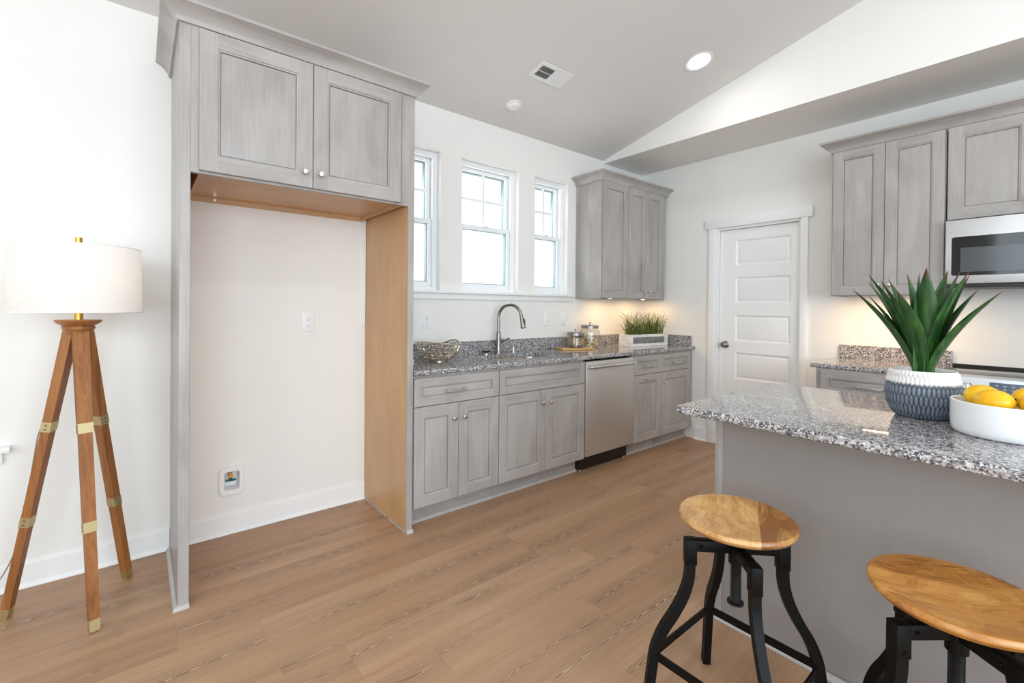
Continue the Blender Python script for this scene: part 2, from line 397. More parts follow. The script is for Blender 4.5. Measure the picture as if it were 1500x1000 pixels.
def leafmat(name, lo, mid, hi, tip=None, axis_len=.45):
    t = NT(name); v = t.coord()
    g = t.noise(t.mapping(v, (60, 60, 8)), 1.0, 3, .6)
    c = t.ramp(g, [(.3, lo), (.5, mid), (.75, hi)])
    if tip:
        at = t.node('ShaderNodeAttribute', attribute_name='along'); f = t.ramp(at.outputs['Fac'], [(.90, (0, 0, 0)), (.985, (1, 1, 1))]); c = t.mix(f, c, tip)
    t.base(c); t.p.inputs['Roughness'].default_value = .36; return t.m
M_leaf = leafmat('agave_leaf', srgb(26, 54, 24), srgb(40, 80, 33), srgb(64, 106, 47), srgb(100, 38, 34))
M_grass = leafmat('grass_blade', srgb(48, 66, 22), srgb(84, 108, 40), srgb(132, 150, 66))
M_lemon = None
def lemonmat():
    t = NT('lemon_peel'); v = t.coord(); n = t.noise(v, 160, 2); b = t.noise(v, 12, 2)
    t.base(t.ramp(b, [(.3, srgb(240, 176, 8)), (.7, srgb(252, 200, 30))])); t.p.inputs['Roughness'].default_value = .35; t.bump(n, .25, .0015)
    t.p.inputs['Subsurface Weight'].default_value = .1; t.p.inputs['Subsurface Radius'].default_value = (.01, .006, .002); return t.m
M_lemon = lemonmat()
def potmat():
    t = NT('scalloped_pot_glaze'); v = t.coord(); sp = t.node('ShaderNodeSeparateXYZ'); t.l.new(v, sp.inputs[0])
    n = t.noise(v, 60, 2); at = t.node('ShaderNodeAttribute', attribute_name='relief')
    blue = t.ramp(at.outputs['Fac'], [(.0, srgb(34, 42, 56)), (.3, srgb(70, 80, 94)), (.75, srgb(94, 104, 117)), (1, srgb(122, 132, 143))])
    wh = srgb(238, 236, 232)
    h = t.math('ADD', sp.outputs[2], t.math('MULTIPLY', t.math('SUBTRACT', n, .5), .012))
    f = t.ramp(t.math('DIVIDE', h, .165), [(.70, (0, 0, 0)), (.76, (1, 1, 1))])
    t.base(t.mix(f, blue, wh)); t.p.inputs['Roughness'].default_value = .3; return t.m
M_pot = potmat()
def washed():
    t = NT('whitewashed_wood'); v = t.coord(); g = t.noise(t.mapping(v, (6, 40, 40)), 1.0, 4, .65)
    t.base(t.ramp(g, [(.25, srgb(196, 172, 148)), (.42, srgb(226, 220, 212)), (.6, srgb(240, 239, 237))])); t.p.inputs['Roughness'].default_value = .7; return t.m
M_washed = washed()
def galv():
    t = NT('galvanized_panel'); g = t.noise(t.coord(), 25, 4, .6); t.base(t.ramp(g, [(.3, srgb(120, 124, 122)), (.7, srgb(164, 168, 166))])); t.p.inputs['Metallic'].default_value = .6; t.p.inputs['Roughness'].default_value = .5; return t.m
M_galv = galv()
M_board = stained('cutting_board_wood', 0, srgb(196, 144, 84), srgb(222, 176, 116))
M_pasta1 = plain('brown_pasta', srgb(206, 168, 118), .6, 0, .15)
M_pasta2 = plain('pale_chips', srgb(228, 198, 150), .6, 0, .12)
M_blackglass = plain('black_glass', srgb(14, 14, 16), .06)
M_mesh = plain('microwave_window', srgb(74, 78, 82), .12)
M_touch = plain('touch_panel', srgb(98, 108, 124), .25)
M_icon = plain('panel_icons', srgb(190, 196, 204), .4)
M_green = plain('green_valve_handle', srgb(8, 84, 66), .4)
M_wirebowl = plain('champagne_wire', srgb(206, 196, 180), .28, 1.0, .08)
M_darkvoid = plain('raw_edge', srgb(96, 80, 66), .8)
M_cord = plain('clear_cord', srgb(150, 140, 128), .4)
M_grey_plastic = plain('range_side', srgb(70, 70, 72), .5)

# ------------------------------------------------------------------ room shell
XR, ZC, SL = 4.1465, 2.762, 0.2474
XL, YB = -3.2, -6.5
RIDGE = -3.25
def zceil(y): return ZC + SL * (-y) if y >= RIDGE else ZC + SL * (-RIDGE) - SL * (RIDGE - y)
struct(MB().box((XL - .15, YB - .15, -.12), (XR + .15, .2, 0)).build('floor', M_floor, smooth=0))
# ceiling: two slopes meeting at a ridge
def ceil_slab():
    prof = [(0.2, zceil(0) - SL * .2), (RIDGE, zceil(RIDGE)), (YB - .15, zceil(YB - .15)), (YB - .15, zceil(YB) + .15), (RIDGE, zceil(RIDGE) + .15), (0.2, zceil(0) + .1)]
    return MB().extrude_x(prof, XL - .15, XR + .15)
struct(ceil_slab().build('ceiling', M_ceil, smooth=0))
# window wall with openings
WINS = [(1.203, 1.616), (1.803, 2.376), (2.564, 2.977)]; WZ0, WZ1 = 1.405, 2.442
LW = (-1.65, -0.70); LZ0, LZ1 = 0.645, 2.1
wb = MB()
xs = [XL - .15, LW[0], LW[1]] + [v for w in WINS for v in w] + [XR + .15]
TOP = ZC + .06
def wcol(x0, x1, z0, z1): wb.box((x0, 0, z0), (x1, .2, z1))
wcol(XL - .15, LW[0], 0, TOP); wcol(LW[0], LW[1], 0, LZ0 - .02); wcol(LW[0], LW[1], LZ1, TOP)
HX0, HX1, HZ0, HZ1 = .243, .315, .244, .344   # opening for the recessed valve box
wcol(LW[1], HX0, 0, TOP); wcol(HX1, WINS[0][0], 0, TOP); wcol(HX0, HX1, 0, HZ0); wcol(HX0, HX1, HZ1, TOP)
for i, (a, b) in enumerate(WINS):
    wcol(a, b, 0, WZ0 - .02); wcol(a, b, WZ1, TOP)
    nx = WINS[i + 1][0] if i < 2 else XR
    wcol(b, nx, 0, TOP)
struct(wb.build('wall_back', M_wall, smooth=0))
# right wall with door opening
DY0, DY1, DZ = -.840, -1.563, 2.045
rb = MB()
rb.box((XR, 0.2, 0), (XR + .12, DY0, ZC + .2)); rb.box((XR, DY1, 0), (XR + .12, YB - .15, 2.8)); rb.box((XR, DY0, DZ), (XR + .12, DY1, ZC + .2))
struct(rb.build('wall_right', M_wall, smooth=0))
# dropped soffit along the right wall, its face reaching up to the sloped ceiling
SX, SZ = 3.487, 2.736
sof = MB()
def sof_prism():
    t = bmesh.new(); ys = [0, RIDGE, YB]; ring = []
    for x in (SX, XR):
        ring.append([t.verts.new((x, 0, SZ)), t.verts.new((x, YB, SZ)), t.verts.new((x, YB, zceil(YB) + .02)), t.verts.new((x, RIDGE, zceil(RIDGE) + .02)), t.verts.new((x, 0, zceil(0) + .02))])
    t.faces.new(ring[0]); t.faces.new(ring[1][::-1])
    for i in range(5): t.faces.new((ring[0][i], ring[0][(i + 1) % 5], ring[1][(i + 1) % 5], ring[1][i]))
    bmesh.ops.recalc_face_normals(t, faces=t.faces[:]); sof._merge(t)
sof_prism(); struct(sof.build('wall_soffit', M_wall, smooth=0))
# left and rear walls of the living room, with unseen windows placed for the light
lb = MB(); LY = (-5.1, -2.1)
lb.box((XL - .15, 0.2, 0), (XL, LY[1], 2.9)); lb.box((XL - .15, LY[1], 0), (XL, LY[0], .9)); lb.box((XL - .15, LY[1], 2.95), (XL, LY[0], 3.6)); lb.box((XL - .15, LY[0], 0), (XL, YB - .15, 3.4))
struct(lb.build('wall_left', M_wall, smooth=0))
fb = MB(); FX = (-2.6, 1.8)
fb.box((XL - .15, YB - .15, 0), (FX[0], YB, 2.9)); fb.box((FX[0], YB - .15, 0), (FX[1], YB, .35)); fb.box((FX[0], YB - .15, 2.55), (FX[1], YB, 2.9)); fb.box((FX[1], YB - .15, 0), (XR + .15, YB, 2.9))
struct(fb.build('wall_front', M_wall, smooth=0))

# ------------------------------------------------------------------ windows
def sash(x0, x1, z0, z1, yf, th, fw, fwb=None):
    m = MB(); fwb = fwb or fw
    m.box((x0, yf, z0), (x0 + fw, yf + th, z1), .003); m.box((x1 - fw, yf, z0), (x1, yf + th, z1), .003)
    m.box((x0 + fw, yf + .0006, z0), (x1 - fw, yf + th, z0 + fwb)); m.box((x0 + fw, yf + .0006, z1 - fw), (x1 - fw, yf + th, z1))
    return m
def double_hung(n, a, b, z0, z1, muntins=True):
    r = struct(empty('window_%d' % n, (0, 0, 0)))
    f = MB(); t = .026; y0, y1 = .055, .165
    f.box((a, y0, z0), (a + t, y1, z1)); f.box((b - t, y0, z0), (b, y1, z1)); f.box((a + t, y0, z1 - t), (b - t, y1, z1)); f.box((a + t, y0, z0), (b - t, y1, z0 + t))
    # stop beads
    f.box((a + t, y0 + .004, z1 - t - .012), (b - t, y0 + .02, z1 - t)); f.box((a + t, y0 + .004, z0 + t), (a + t + .01, y0 + .02, z1 - t - .012)); f.box((b - t - .01, y0 + .004, z0 + t), (b - t, y0 + .02, z1 - t - .012))
    f.build('window_frame', M_vinyl, r)
    zm = z0 + (z1 - z0) * .5; ia, ib = a + t, b - t
    lo = sash(ia + .002, ib - .002, z0 + t, zm + .022, y0 + .022, .03, .034, .04).build('lower_sash', M_vinyl, r)
    up = sash(ia + .002, ib - .002, zm - .018, z1 - t, y0 + .058, .03, .034).build('upper_sash', M_vinyl, r)
    for sa, py, q0, q1, p_ in ((lo, .040, z0 + t + .04, zm + .022 - .034, lo), (up, .076, zm + .016, z1 - t - .034, up)):
        g_ = MB(); xa, xb = ia + .036, ib - .036; e_ = .006
        g_.box((xa, y0 + py, q0), (xa + e_, y0 + py + .03, q1)); g_.box((xb - e_, y0 + py, q0), (xb, y0 + py + .03, q1)); g_.box((xa + e_, y0 + py, q0), (xb - e_, y0 + py + .03, q0 + e_)); g_.box((xa + e_, y0 + py, q1 - e_), (xb - e_, y0 + py + .03, q1))
        g_.build('glazing_bead', M_bead, p_, smooth=0)
    MB().box((ia + .03, y0 + .034, z0 + t + .03), (ib - .03, y0 + .04, zm)).build('pane', M_pane, lo, smooth=0)
    MB().box((ia + .03, y0 + .070, zm), (ib - .03, y0 + .076, z1 - t - .03)).build('pane', M_pane, up, smooth=0)
    if muntins:
        m = MB(); c = (a + b) / 2; zz = (zm + .016 + z1 - t - .034) / 2
        m.box((c - .011, y0 + .060, zm + .01), (c + .011, y0 + .0695, z1 - t - .03)); m.box((ia + .03, y0 + .063, zz - .011), (ib - .03, y0 + .0692, zz + .011))
        m.build('muntin', M_vinyl, up, smooth=0)
    MB().box(((a + b) / 2 - .02, y0 + .012, zm + .022), ((a + b) / 2 + .02, y0 + .034, zm + .03), .003).build('sash_lock', M_vinyl, lo)
for i, (a, b) in enumerate(WINS): double_hung(i + 1, a, b, WZ0, WZ1)
double_hung(4, LW[0], LW[1], LZ0, LZ1, False)
struct(MB().box((1.083, -.045, 1.385), (3.051, .055, 1.405), .004).build('trim_1', M_trim))         # long stool under the three windows
struct(MB().box((1.083, -.017, 1.342), (3.03, 0, 1.385), .002).build('trim_2', M_trim))            # its apron
struct(MB().box((LW[0] - .12, -.045, .625), (-.568, .055, .651), .004).build('trim_3', M_trim))
struct(MB().box((LW[0] - .09, -.017, .575), (-.594, 0, .625), .002).build('trim_4', M_trim))
# added rear/left big windows for the fill lamps (frames only seen in reflections)
def bigwin(n, M):
    r = struct(empty('window_%d' % n)); r.matrix_world = M
    f = MB(); w, h = (4.4, 2.2) if n == 5 else (3.1, 2.05)
    f.box((0, 0, 0), (.06, .08, h)); f.box((w - .06, 0, 0), (w, .08, h)); f.box((.06, 0, 0), (w - .06, .08, .06)); f.box((.06, 0, h - .06), (w - .06, .08, h))
    for k in (1, 2): f.box((w * k / 3 - .04, 0, .06), (w * k / 3 + .04, .08, h - .06))
    f.build('window_frame', M_vinyl, r)
    MB().box((.03, .036, .03), (w - .03, .042, h - .03)).build('pane', M_pane, r, smooth=0)
bigwin(5, Matrix.Translation((FX[0], YB - .12, .35)))
bigwin(6, Matrix.Translation((XL - .04, LY[0], .9)) @ Matrix.Rotation(PI / 2, 4, 'Z'))

# ------------------------------------------------------------------ baseboards
def bb_prof(h=.108, t=.014): return [(0, 0), (-.026, 0), (-.026, .004), (-.021, .013), (-.014, .018), (-t, .02), (-t, h - .004), (-t + .003, h), (0, h)]
struct(MB().extrude_x(bb_prof(), XL, -.002).build('baseboard_back', M_trim, smooth=0))
struct(MB().extrude_x(bb_prof(), .041, 1.042).build('baseboard_alcove', M_trim, smooth=0))
MRx = lambda y0: Matrix.Translation((XR, y0, 0)) @ Matrix.Rotation(-PI / 2, 4, 'Z')     # local frame of the right wall (x runs away from the window wall, -y into the room)
struct(MB().extrude_x(bb_prof(.128), .64, .766).xf(MRx(0)).build('baseboard_right', M_trim, smooth=0))
struct(MB().extrude_x(bb_prof(.128), 1.617, 1.868).xf(MRx(0)).build('baseboard_pantry', M_trim, smooth=0))
# white scribe strip beside the right refrigerator panel
struct(MB().box((1.020, -.012, 1.155), (1.0425, 0, 1.85), .002).build('trim_5', M_trim))

# ------------------------------------------------------------------ pantry door in the right wall
dr = struct(empty('door_1', (XR, 0, 0), -PI / 2))
cs = MB()
cs.box((.768, -.018, 0), (.836, 0, 2.051), .002); cs.box((1.561, -.018, 0), (1.617, 0, 2.051), .002); cs.box((.738, -.024, 2.051), (1.651, 0, 2.141), .003)
cs.build('door_casing', M_trim, dr)
jm = MB(); jm.box((.8405, .001, 0), (.858, .12, 2.0445)); jm.box((1.546, .001, 0), (1.5625, .12, 2.0445)); jm.box((.858, .001, 2.03), (1.546, .12, 2.0445)); jm.box((.858, .075, 0), (.868, .118, 2.03)); jm.box((.858, .075, 2.02), (1.546, .118, 2.03))
jm.build('door_jamb', M_trim, dr, smooth=0)
sl = MB(); a, b = .861, 1.543; yf = .036; zt = 2.027
pz = [(1.690, 1.930), (1.340, 1.585), (.985, 1.233), (.635, .885), (.285, .535)]
ua, ub = 1.005, 1.475
# slab: frame pieces around five molded panels
sl.box((a, yf, .008), (ua, yf + .035, zt)); sl.box((ub, yf, .008), (b, yf + .035, zt))
prev = zt
for lo, hi in pz:
    sl.box((ua, yf, hi), (ub, yf + .035, prev)); prev = lo
    sl.panel(ua, lo, ub, hi, yf + .02, [(0, 0), (0, .02), (.006, .018), (.014, .010), (.022, .009), (.034, .015), (.04, .0165)])
sl.box((ua, yf, .008), (ub, yf + .035, prev))
slab = sl.build('door_slab', M_trim, dr, smooth=25)
kb = MB().lathe([(0, 0), (.032, 0), (.034, .004), (.03, .008), (.013, .012), (.012, .028), (.022, .036), (.027, .048), (.026, .058), (.018, .066), (0, .069)], (0, 0, 0), 28, 0, Matrix.Rotation(PI / 2, 4, 'X'))
kb.build('door_knob', M_gunmetal, slab, loc=(.922, yf, .951))

# ------------------------------------------------------------------ cabinet pieces
DT = .02
def door_rings(fw=.062, t=DT): return [(0, 0), (0, t - .002), (.002, t), (fw, t), (fw + .0012, t - .0035), (fw + .008, t - .0050), (fw + .0088, t - .0150), (fw + .0128, t - .0150), (fw + .0134, t - .0095), (fw + .017, t - .009)]
def put_door(parent, u0, v0, u1, v1, yf, fw=.062, name='door', horiz=False):
    m = MB()
    if horiz: m.panel(u0, v0, u1, v1, yf, door_rings(fw), 0, 1, 1)
    else: m.panel(u0, v0, u1, v1, yf, door_rings(fw), 0, 0, 1)
    return m.build(name, [M_cab, M_cabh], parent, smooth=20)
KNOB = [(0, 0), (.0075, 0), (.0065, .004), (.0055, .012), (.009, .017), (.0145, .0205), (.0155, .024), (.0135, .0275), (.007, .0298), (0, .0303)]
def put_knob(parent, u, v, yf): return MB().lathe(KNOB, (0, 0, 0), 24, 0, Matrix.Rotation(PI / 2, 4, 'X')).build('knob', M_nickel, parent, loc=(u, yf, v))
def put_pull(parent, u, v, yf, L=.13):
    m = MB(); h = L / 2
    m.tube(spline([(-h, -.004, -.001), (-h + .004, -.02, 0), (-h * .62, -.026, -.002), (0, -.029, .001), (h * .62, -.026, -.002), (h - .004, -.02, 0), (h, -.004, -.001)], 6), .0052, 10, scales=None)
    for s_ in (-1, 1):
        m.lathe([(0, 0), (.009, 0), (.0085, .006), (.006, .012), (0, .013)], (s_ * h, 0, 0), 16, 0, Matrix.Rotation(PI / 2, 4, 'X'))
        m.lathe([(0, -.009), (.007, -.006), (.0085, 0), (.007, .006), (0, .009)], (s_ * (h - .004), -.02, 0), 14, 0, Matrix.Rotation(PI / 2, 4, 'Y'))
    return m.build('handle', M_nickel, parent, loc=(u, yf, v))
def carcass(parent, w, d, z0, z1, name='body', x0=0.0, mat=None, bottom=True):
    m = MB(); m.box((x0, -d, z0), (x0 + w, -.002, z1)); return m.build(name, mat or [M_cab], parent, smooth=0)
def kick(parent, u0, u1, y, h=.118):
    m = MB(); m.box((u0, y, 0.001), (u1, y + .016, h)); m.extrude_x([(y, .0005), (y - .017, .0005), (y - .017, .004), (y - .012, .014), (y - .004, .019), (y, .019)], u0, u1, 1)
    return m.build('toe_kick', [M_cabh, M_shoe], parent, smooth=0)

CD = .607  # base cabinet box depth
YD = -CD   # front face of face frame
# 24 inch base: one drawer over two doors
def base_cab(name, label, w, fronts, loc, rz=0, filler=0.0):
    r = thing(name, label, 'cabinet', loc, rz)
    ww = w + filler; bm_ = MB()
    bm_.box((0, -CD + .019, .118), (.016, -.008, .883)); bm_.box((ww - .016, -CD + .019, .118), (ww, -.008, .883)); bm_.box((.016, -CD + .019, .118), (ww - .016, -.008, .134)); bm_.box((0, -.008, .118), (ww, -.002, .883))
    bm_.box((0, -CD, .118), (.035, -CD + .019, .883)); bm_.box((ww - .035, -CD, .118), (ww, -CD + .019, .883)); bm_.box((.035, -CD, .118), (ww - .035, -CD + .019, .15)); bm_.box((.035, -CD, .69), (ww - .035, -CD + .019, .72)); bm_.box((.035, -CD, .85), (ww - .035, -CD + .019, .883))
    bm_.build('body', M_cab, r, smooth=0)
    kick(r, 0, w + filler, -.53)
    for kind, u0, v0, u1, v1, hw in fronts:
        if kind == 'door': p = put_door(r, u0, v0, u1, v1, YD, .062)
        elif kind == 'drawer': p = put_door(r, u0, v0, u1, v1, YD, .045, 'drawer_front', True)
        elif kind == 'smalldrawer': p = put_door(r, u0, v0, u1, v1, YD, .040, 'drawer_front', True)
        elif kind == 'false': p = put_door(r, u0, v0, u1, v1, YD, .045, 'false_front', True)
        for h in hw:
            if h[0] == 'k': put_knob(p, h[1], h[2], YD - DT)
            else: put_pull(p, h[1], h[2], YD - DT, h[3] if len(h) > 3 else .128)
    return r
def sx(o, x): return x - o
X1 = 1.0805
base_cab('base_cabinet', 'gray drawer-over-two-doors base cabinet under the wire bowl', .621 - .001, [
    ('drawer', 1.090 - X1, .706, 1.6985 - X1, .868, [('p', 1.364 - X1, .781)]),
    ('door', 1.090 - X1, .122, 1.388 - X1, .702, [('k', 1.350 - X1, .612)]),
    ('door', 1.391 - X1, .122, 1.6985 - X1, .702, [('k', 1.424 - X1, .612)])], (X1, 0, 0))
X2 = 1.7015
base_cab('sink_base_cabinet', 'gray sink base cabinet with two doors and no drawer handle', .835, [
    ('false', 1.705 - X2, .706, 2.533 - X2, .868, []),
    ('door', 1.705 - X2, .122, 2.119 - X2, .702, [('k', 2.082 - X2, .612)]),
    ('door', 2.122 - X2, .122, 2.533 - X2, .702, [('k', 2.159 - X2, .612)])], (X2, 0, 0))
X3 = 3.1515
base_cab('waste_cabinet', 'narrow gray base cabinet with two horizontal handles beside the dishwasher', .425, [
    ('smalldrawer', 3.160 - X3, .706, 3.575 - X3, .868, [('p', 3.367 - X3, .781, .11)]),
    ('door', 3.160 - X3, .122, 3.575 - X3, .702, [('p', 3.367 - X3, .668, .11)])], (X3, 0, 0))
X4 = 3.5775
base_cab('base_cabinet', 'gray corner base cabinet with one drawer and one knobbed door', .500, [
    ('smalldrawer', 3.580 - X4, .706, 4.072 - X4, .868, [('p', 3.826 - X4, .781, .11)]),
    ('door', 3.580 - X4, .122, 4.072 - X4, .702, [('k', 3.614 - X4, .612)])], (X4, 0, 0), filler=.066)

# ------------------------------------------------------------------ refrigerator enclosure
YP = -.622
en = thing('refrigerator_enclosure', 'tall gray cabinet surround framing the empty refrigerator space', 'cabinet')
for x0, x1, nm in ((0, .038, 'outer'), (1.0439, 1.0785, 'inner')):
    m = MB(); m.box((x0, YP, .001), (x1, -.0005 if nm == 'outer' else -.0005, 2.47), .0015, 1)
    o = m.build('side_panel', [M_cab, M_maple], en, smooth=0)
    for p in o.data.polygons:
        if (nm == 'inner' and p.normal.x < -.9) or (nm == 'outer' and p.normal.x > .9): p.material_index = 1
    if nm == 'inner':
        o['label'] = 'right panel with natural maple inner face'
# gray front edge stile covering the raw panel edges
for x0, x1 in ((-.0005, .0385), (1.0434, 1.079)):
    MB().box((x0, YP - .006, .001), (x1, YP + .001, 2.47), .0015, 1).build('panel_edge', M_cab, en, smooth=0)
bx = MB(); bx.box((.068, -.60, 1.868), (1.016, -.002, 2.465)); bx.build('cabinet_box', M_mapleh, en, smooth=0)
fr = MB(); fr.box((.0385, -.626, 1.848), (.0665, -.598, 2.465)); fr.box((1.0, -.626, 1.848), (1.0434, -.598, 2.465)); fr.box((.066, -.624, 1.848), (1.001, -.600, 1.874)); fr.box((.066, -.624, 2.44), (1.001, -.600, 2.465))
fr.build('face_frame', M_cab, en, smooth=0)
hr = MB(); hr.box((.068, -.02, 1.842), (1.016, -.0022, 1.869)); hr.box((.068, -.6, 1.848), (.084, -.02, 1.868)); hr.box((1.000, -.6, 1.848), (1.016, -.02, 1.868)); hr.build('hanging_rail', M_mapleh, en, smooth=0)
for x in (.19, .55): MB().cyl((x, -.0205, 1.856), (x, -.024, 1.856), .009, .007, 12).build('screw', M_chrome, en)
YE = -.627
for u0, u1, ku in ((.0665, .5255, .489), (.5285, .989, .563)):
    p = put_door(en, u0, 1.857, u1, 2.458, YE, .066); put_knob(p, ku, 1.928, YE - DT)
CROWN = [(0, 0), (.010, 0), (.012, .004), (.015, .016), (.022, .028), (.033, .041), (.046, .052), (.060, .060), (.064, .062), (.066, .070), (.066, .075), (0, .075)]
def crown(path, z, prof=CROWN, mat=None):
    """path: plan polyline of the cabinet face (outside on the right of travel), mitred"""
    t = bmesh.new(); P = [Vector((x, y)) for x, y in path]; n = len(P); rings = []
    for i in range(n):
        def nrm(a, b): d = (b - a).normalized(); return Vector((d.y, -d.x))
        if i == 0: m_ = nrm(P[0], P[1])
        elif i == n - 1: m_ = nrm(P[-2], P[-1])
        else:
            a, b = nrm(P[i - 1], P[i]), nrm(P[i], P[i + 1]); m_ = (a + b); m_ = m_ / (m_.dot(a))
        rings.append([t.verts.new((P[i].x + m_.x * o, P[i].y + m_.y * o, z + h)) for o, h in prof])
    k = len(prof)
    for a, b in zip(rings, rings[1:]):
        for i in range(k): t.faces.new((a[i], a[(i + 1) % k], b[(i + 1) % k], b[i]))
    t.faces.new(rings[0]); t.faces.new(rings[-1][::-1])
    bmesh.ops.recalc_face_normals(t, faces=t.faces[:])
    return MB()._merge(t)
crown([(-.001, -.0005), (-.001, YP - .007), (1.0795, YP - .007), (1.0795, -.0005)], 2.4655).build('crown_molding', M_cabh, en, smooth=25)
SHOE = [(0, 0), (.017, 0), (.017, .004), (.013, .013), (.005, .019), (0, .0195)]
crown([(-.001, -.03), (-.001, YP - .007), (.039, YP - .007)], .0006, SHOE).build('shoe_molding', M_shoe, en, smooth=25)
crown([(1.0425, YP - .0065), (1.080, YP - .0065)], .0006, SHOE).build('shoe_molding', M_shoe, en, smooth=25)
MB().box((1.0375, -.36, .0006), (1.0432, -.03, .008)).box((1.0375, YP, .0006), (1.0432, -.40, .008)).build('seam_strip', M_shoe, en, smooth=0)

# ------------------------------------------------------------------ wall cabinets in the corner
UZ0, UZ1, UD = 1.374, 2.437, .312
def wall_cab(label, w, doors, loc, rz=0, z0=UZ0, z1=UZ1, end_left=False, end_right=False):
    r = thing('wall_cabinet', label, 'cabinet', loc, rz)
    m = MB(); m.box((0, -UD, z0 + .012), (w, -.002, z1), 0, 2, 0)
    # face frame and side edges hang a little below the recessed bottom
    m.box((0, -UD, z0), (w, -UD + .02, z0 + .012)); m.box((0, -UD + .02, z0), (.016, -.002, z0 + .012)); m.box((w - .016, -UD + .02, z0), (w, -.002, z0 + .012))
    if end_left: m.box((-.006, -.03, z0), (0.0005, -.002, z1)); m.box((-.006, -UD, z0), (0.0005, -UD + .035, z1)) ; m.box((-.0035, -UD + .035, z0), (0.0005, -.03, z1))
    if end_right: m.box((w - .0005, -UD, z0), (w + .004, -.002, z1))
    m.build('body', M_cab, r, smooth=0)
    for u0, u1, k in doors:
        p = put_door(r, u0, z0 + .004, u1, z1 - .003, -UD - .001, .058)
        if k is not None: put_knob(p, k, z0 + .072, -UD - .001 - DT)
    return r
UX = 3.096
wall_cab('gray single-door wall cabinet nearest the kitchen windows', .362, [(.004, .359, .036)], (UX, 0, 0), 0, end_left=True)
UX2 = 3.4595
wall_cab('gray two-door wall cabinet in the corner above the grass planter', .64, [(.003, .287, .250), (.290, .574, .327)], (UX2, 0, 0))
tag(crown([(UX - .007, -.0005), (UX - .007, -UD - .004), (UX2 + .641, -UD - .004), (UX2 + .641, -.0005)], 2.4375).build('crown_molding', M_cabh, smooth=25),
    'gray crown molding topping the corner wall cabinets', 'molding')
# puck lights below them
def puck(x, label, off=0.0):
    r = thing('under_cabinet_light', label, 'light', (x, -.17, UZ0 + .0115), 0, 'puck lights under the corner wall cabinets')
    MB().lathe([(0, 0), (.034, 0), (.034, -.008), (.027, -.0105), (.026, -.008), (0, -.008)], (0, 0, 0), 28).build('housing', M_nickel, r)
    MB().lathe([(0, -.0082), (.0255, -.0082), (.02, -.0108), (0, -.012)], (0, 0, 0), 28).build('lens', M_puck, r)
    l = bpy.data.lights.new('puck_glow', 'AREA'); l.shape = 'ELLIPSE'; l.size = .34; l.size_y = .14; l.energy = 1.25; l.color = (1, .62, .26)
    o = bpy.data.objects.new('puck_glow', l); COL.objects.link(o); o.parent = r; o.location = (off, -.03, -.016)
puck(3.40, 'left glowing puck light under the corner wall cabinets')
puck(3.93, 'right glowing puck light under the corner wall cabinets', -.07)

# ------------------------------------------------------------------ window-wall countertop with sink cutout
CZ0, CZ1, YF = .884, .914, -.637
GX0, GX1 = 1.0795, XR - .0008
SK = (1.80, -.50, 2.40, -.15)   # sink opening
ct = thing('countertop', 'speckled granite worktop running along the window wall', 'countertop')
def front_prof(yb, yf, z0, z1, r=.009):
    p = [(yb, z0), (yf + r, z0)]
    for i in range(1, 6): a = PI / 2 * i / 5; p.append((yf + r - r * math.sin(a), z0 + r - r * math.cos(a)))
    for i in range(0, 6): a = PI / 2 * i / 5; p.append((yf + r - r * math.cos(a), z1 - r + r * math.sin(a)))
    p.append((yb, z1)); return p
m = MB(); YM = -.57
m.extrude_x(front_prof(YM, YF, CZ0, CZ1), GX0, GX1)
m.box((GX0, YM, CZ0), (1.70, -.002, CZ1)); m.box((2.50, YM, CZ0), (GX1, -.002, CZ1))
def hole_slab(x0, y0, x1, y1, hx0, hy0, hx1, hy1, z0, z1, rad):
    t = bmesh.new(); cs_ = [(hx1 - rad, hy1 - rad, 0, (x1, y1)), (hx0 + rad, hy1 - rad, 1, (x0, y1)), (hx0 + rad, hy0 + rad, 2, (x0, y0)), (hx1 - rad, hy0 + rad, 3, (x1, y0))]
    inn = []; out = []
    for cx_, cy_, q, oc in cs_:
        for i in range(7):
            a = PI / 2 * (q + i / 6); inn.append((cx_ + rad * math.cos(a), cy_ + rad * math.sin(a))); out.append(oc)
    n = len(inn); vt = [[t.verts.new((x, y, z)) for x, y in inn] for z in (z1, z0)]
    oc = {}
    def ov(p, z):
        if (p, z) not in oc: oc[(p, z)] = t.verts.new((p[0], p[1], z))
        return oc[(p, z)]
    for i in range(n):
        j = (i + 1) % n
        for k, z in ((0, z1), (1, z0)):
            a, b = ov(out[i], z), ov(out[j], z)
            fs = [vt[k][i], vt[k][j]] + ([b] if a is b else [b, a])
            t.faces.new(fs)
        t.faces.new((vt[0][i], vt[0][j], vt[1][j], vt[1][i]))
    bmesh.ops.recalc_face_normals(t, faces=t.faces[:]); return t
m._merge(hole_slab(1.70, YM, 2.50, -.002, SK[0], SK[1], SK[2], SK[3], CZ0, CZ1, .06))
m.build('worktop', M_granite, ct, smooth=0)
MB().box((GX0, -.022, CZ1), (GX1, -.001, 1.016), .002).build('backsplash', M_granite, ct, smooth=0)
MB().box((GX0, -.60, CZ1), (GX0 + .02, -.022, 1.016), .002).build('side_splash', M_granite, ct, smooth=0)
MB().box((GX1 - .02, -.60, CZ1), (GX1, -.022, 1.016), .002).build('side_splash', M_granite, ct, smooth=0)
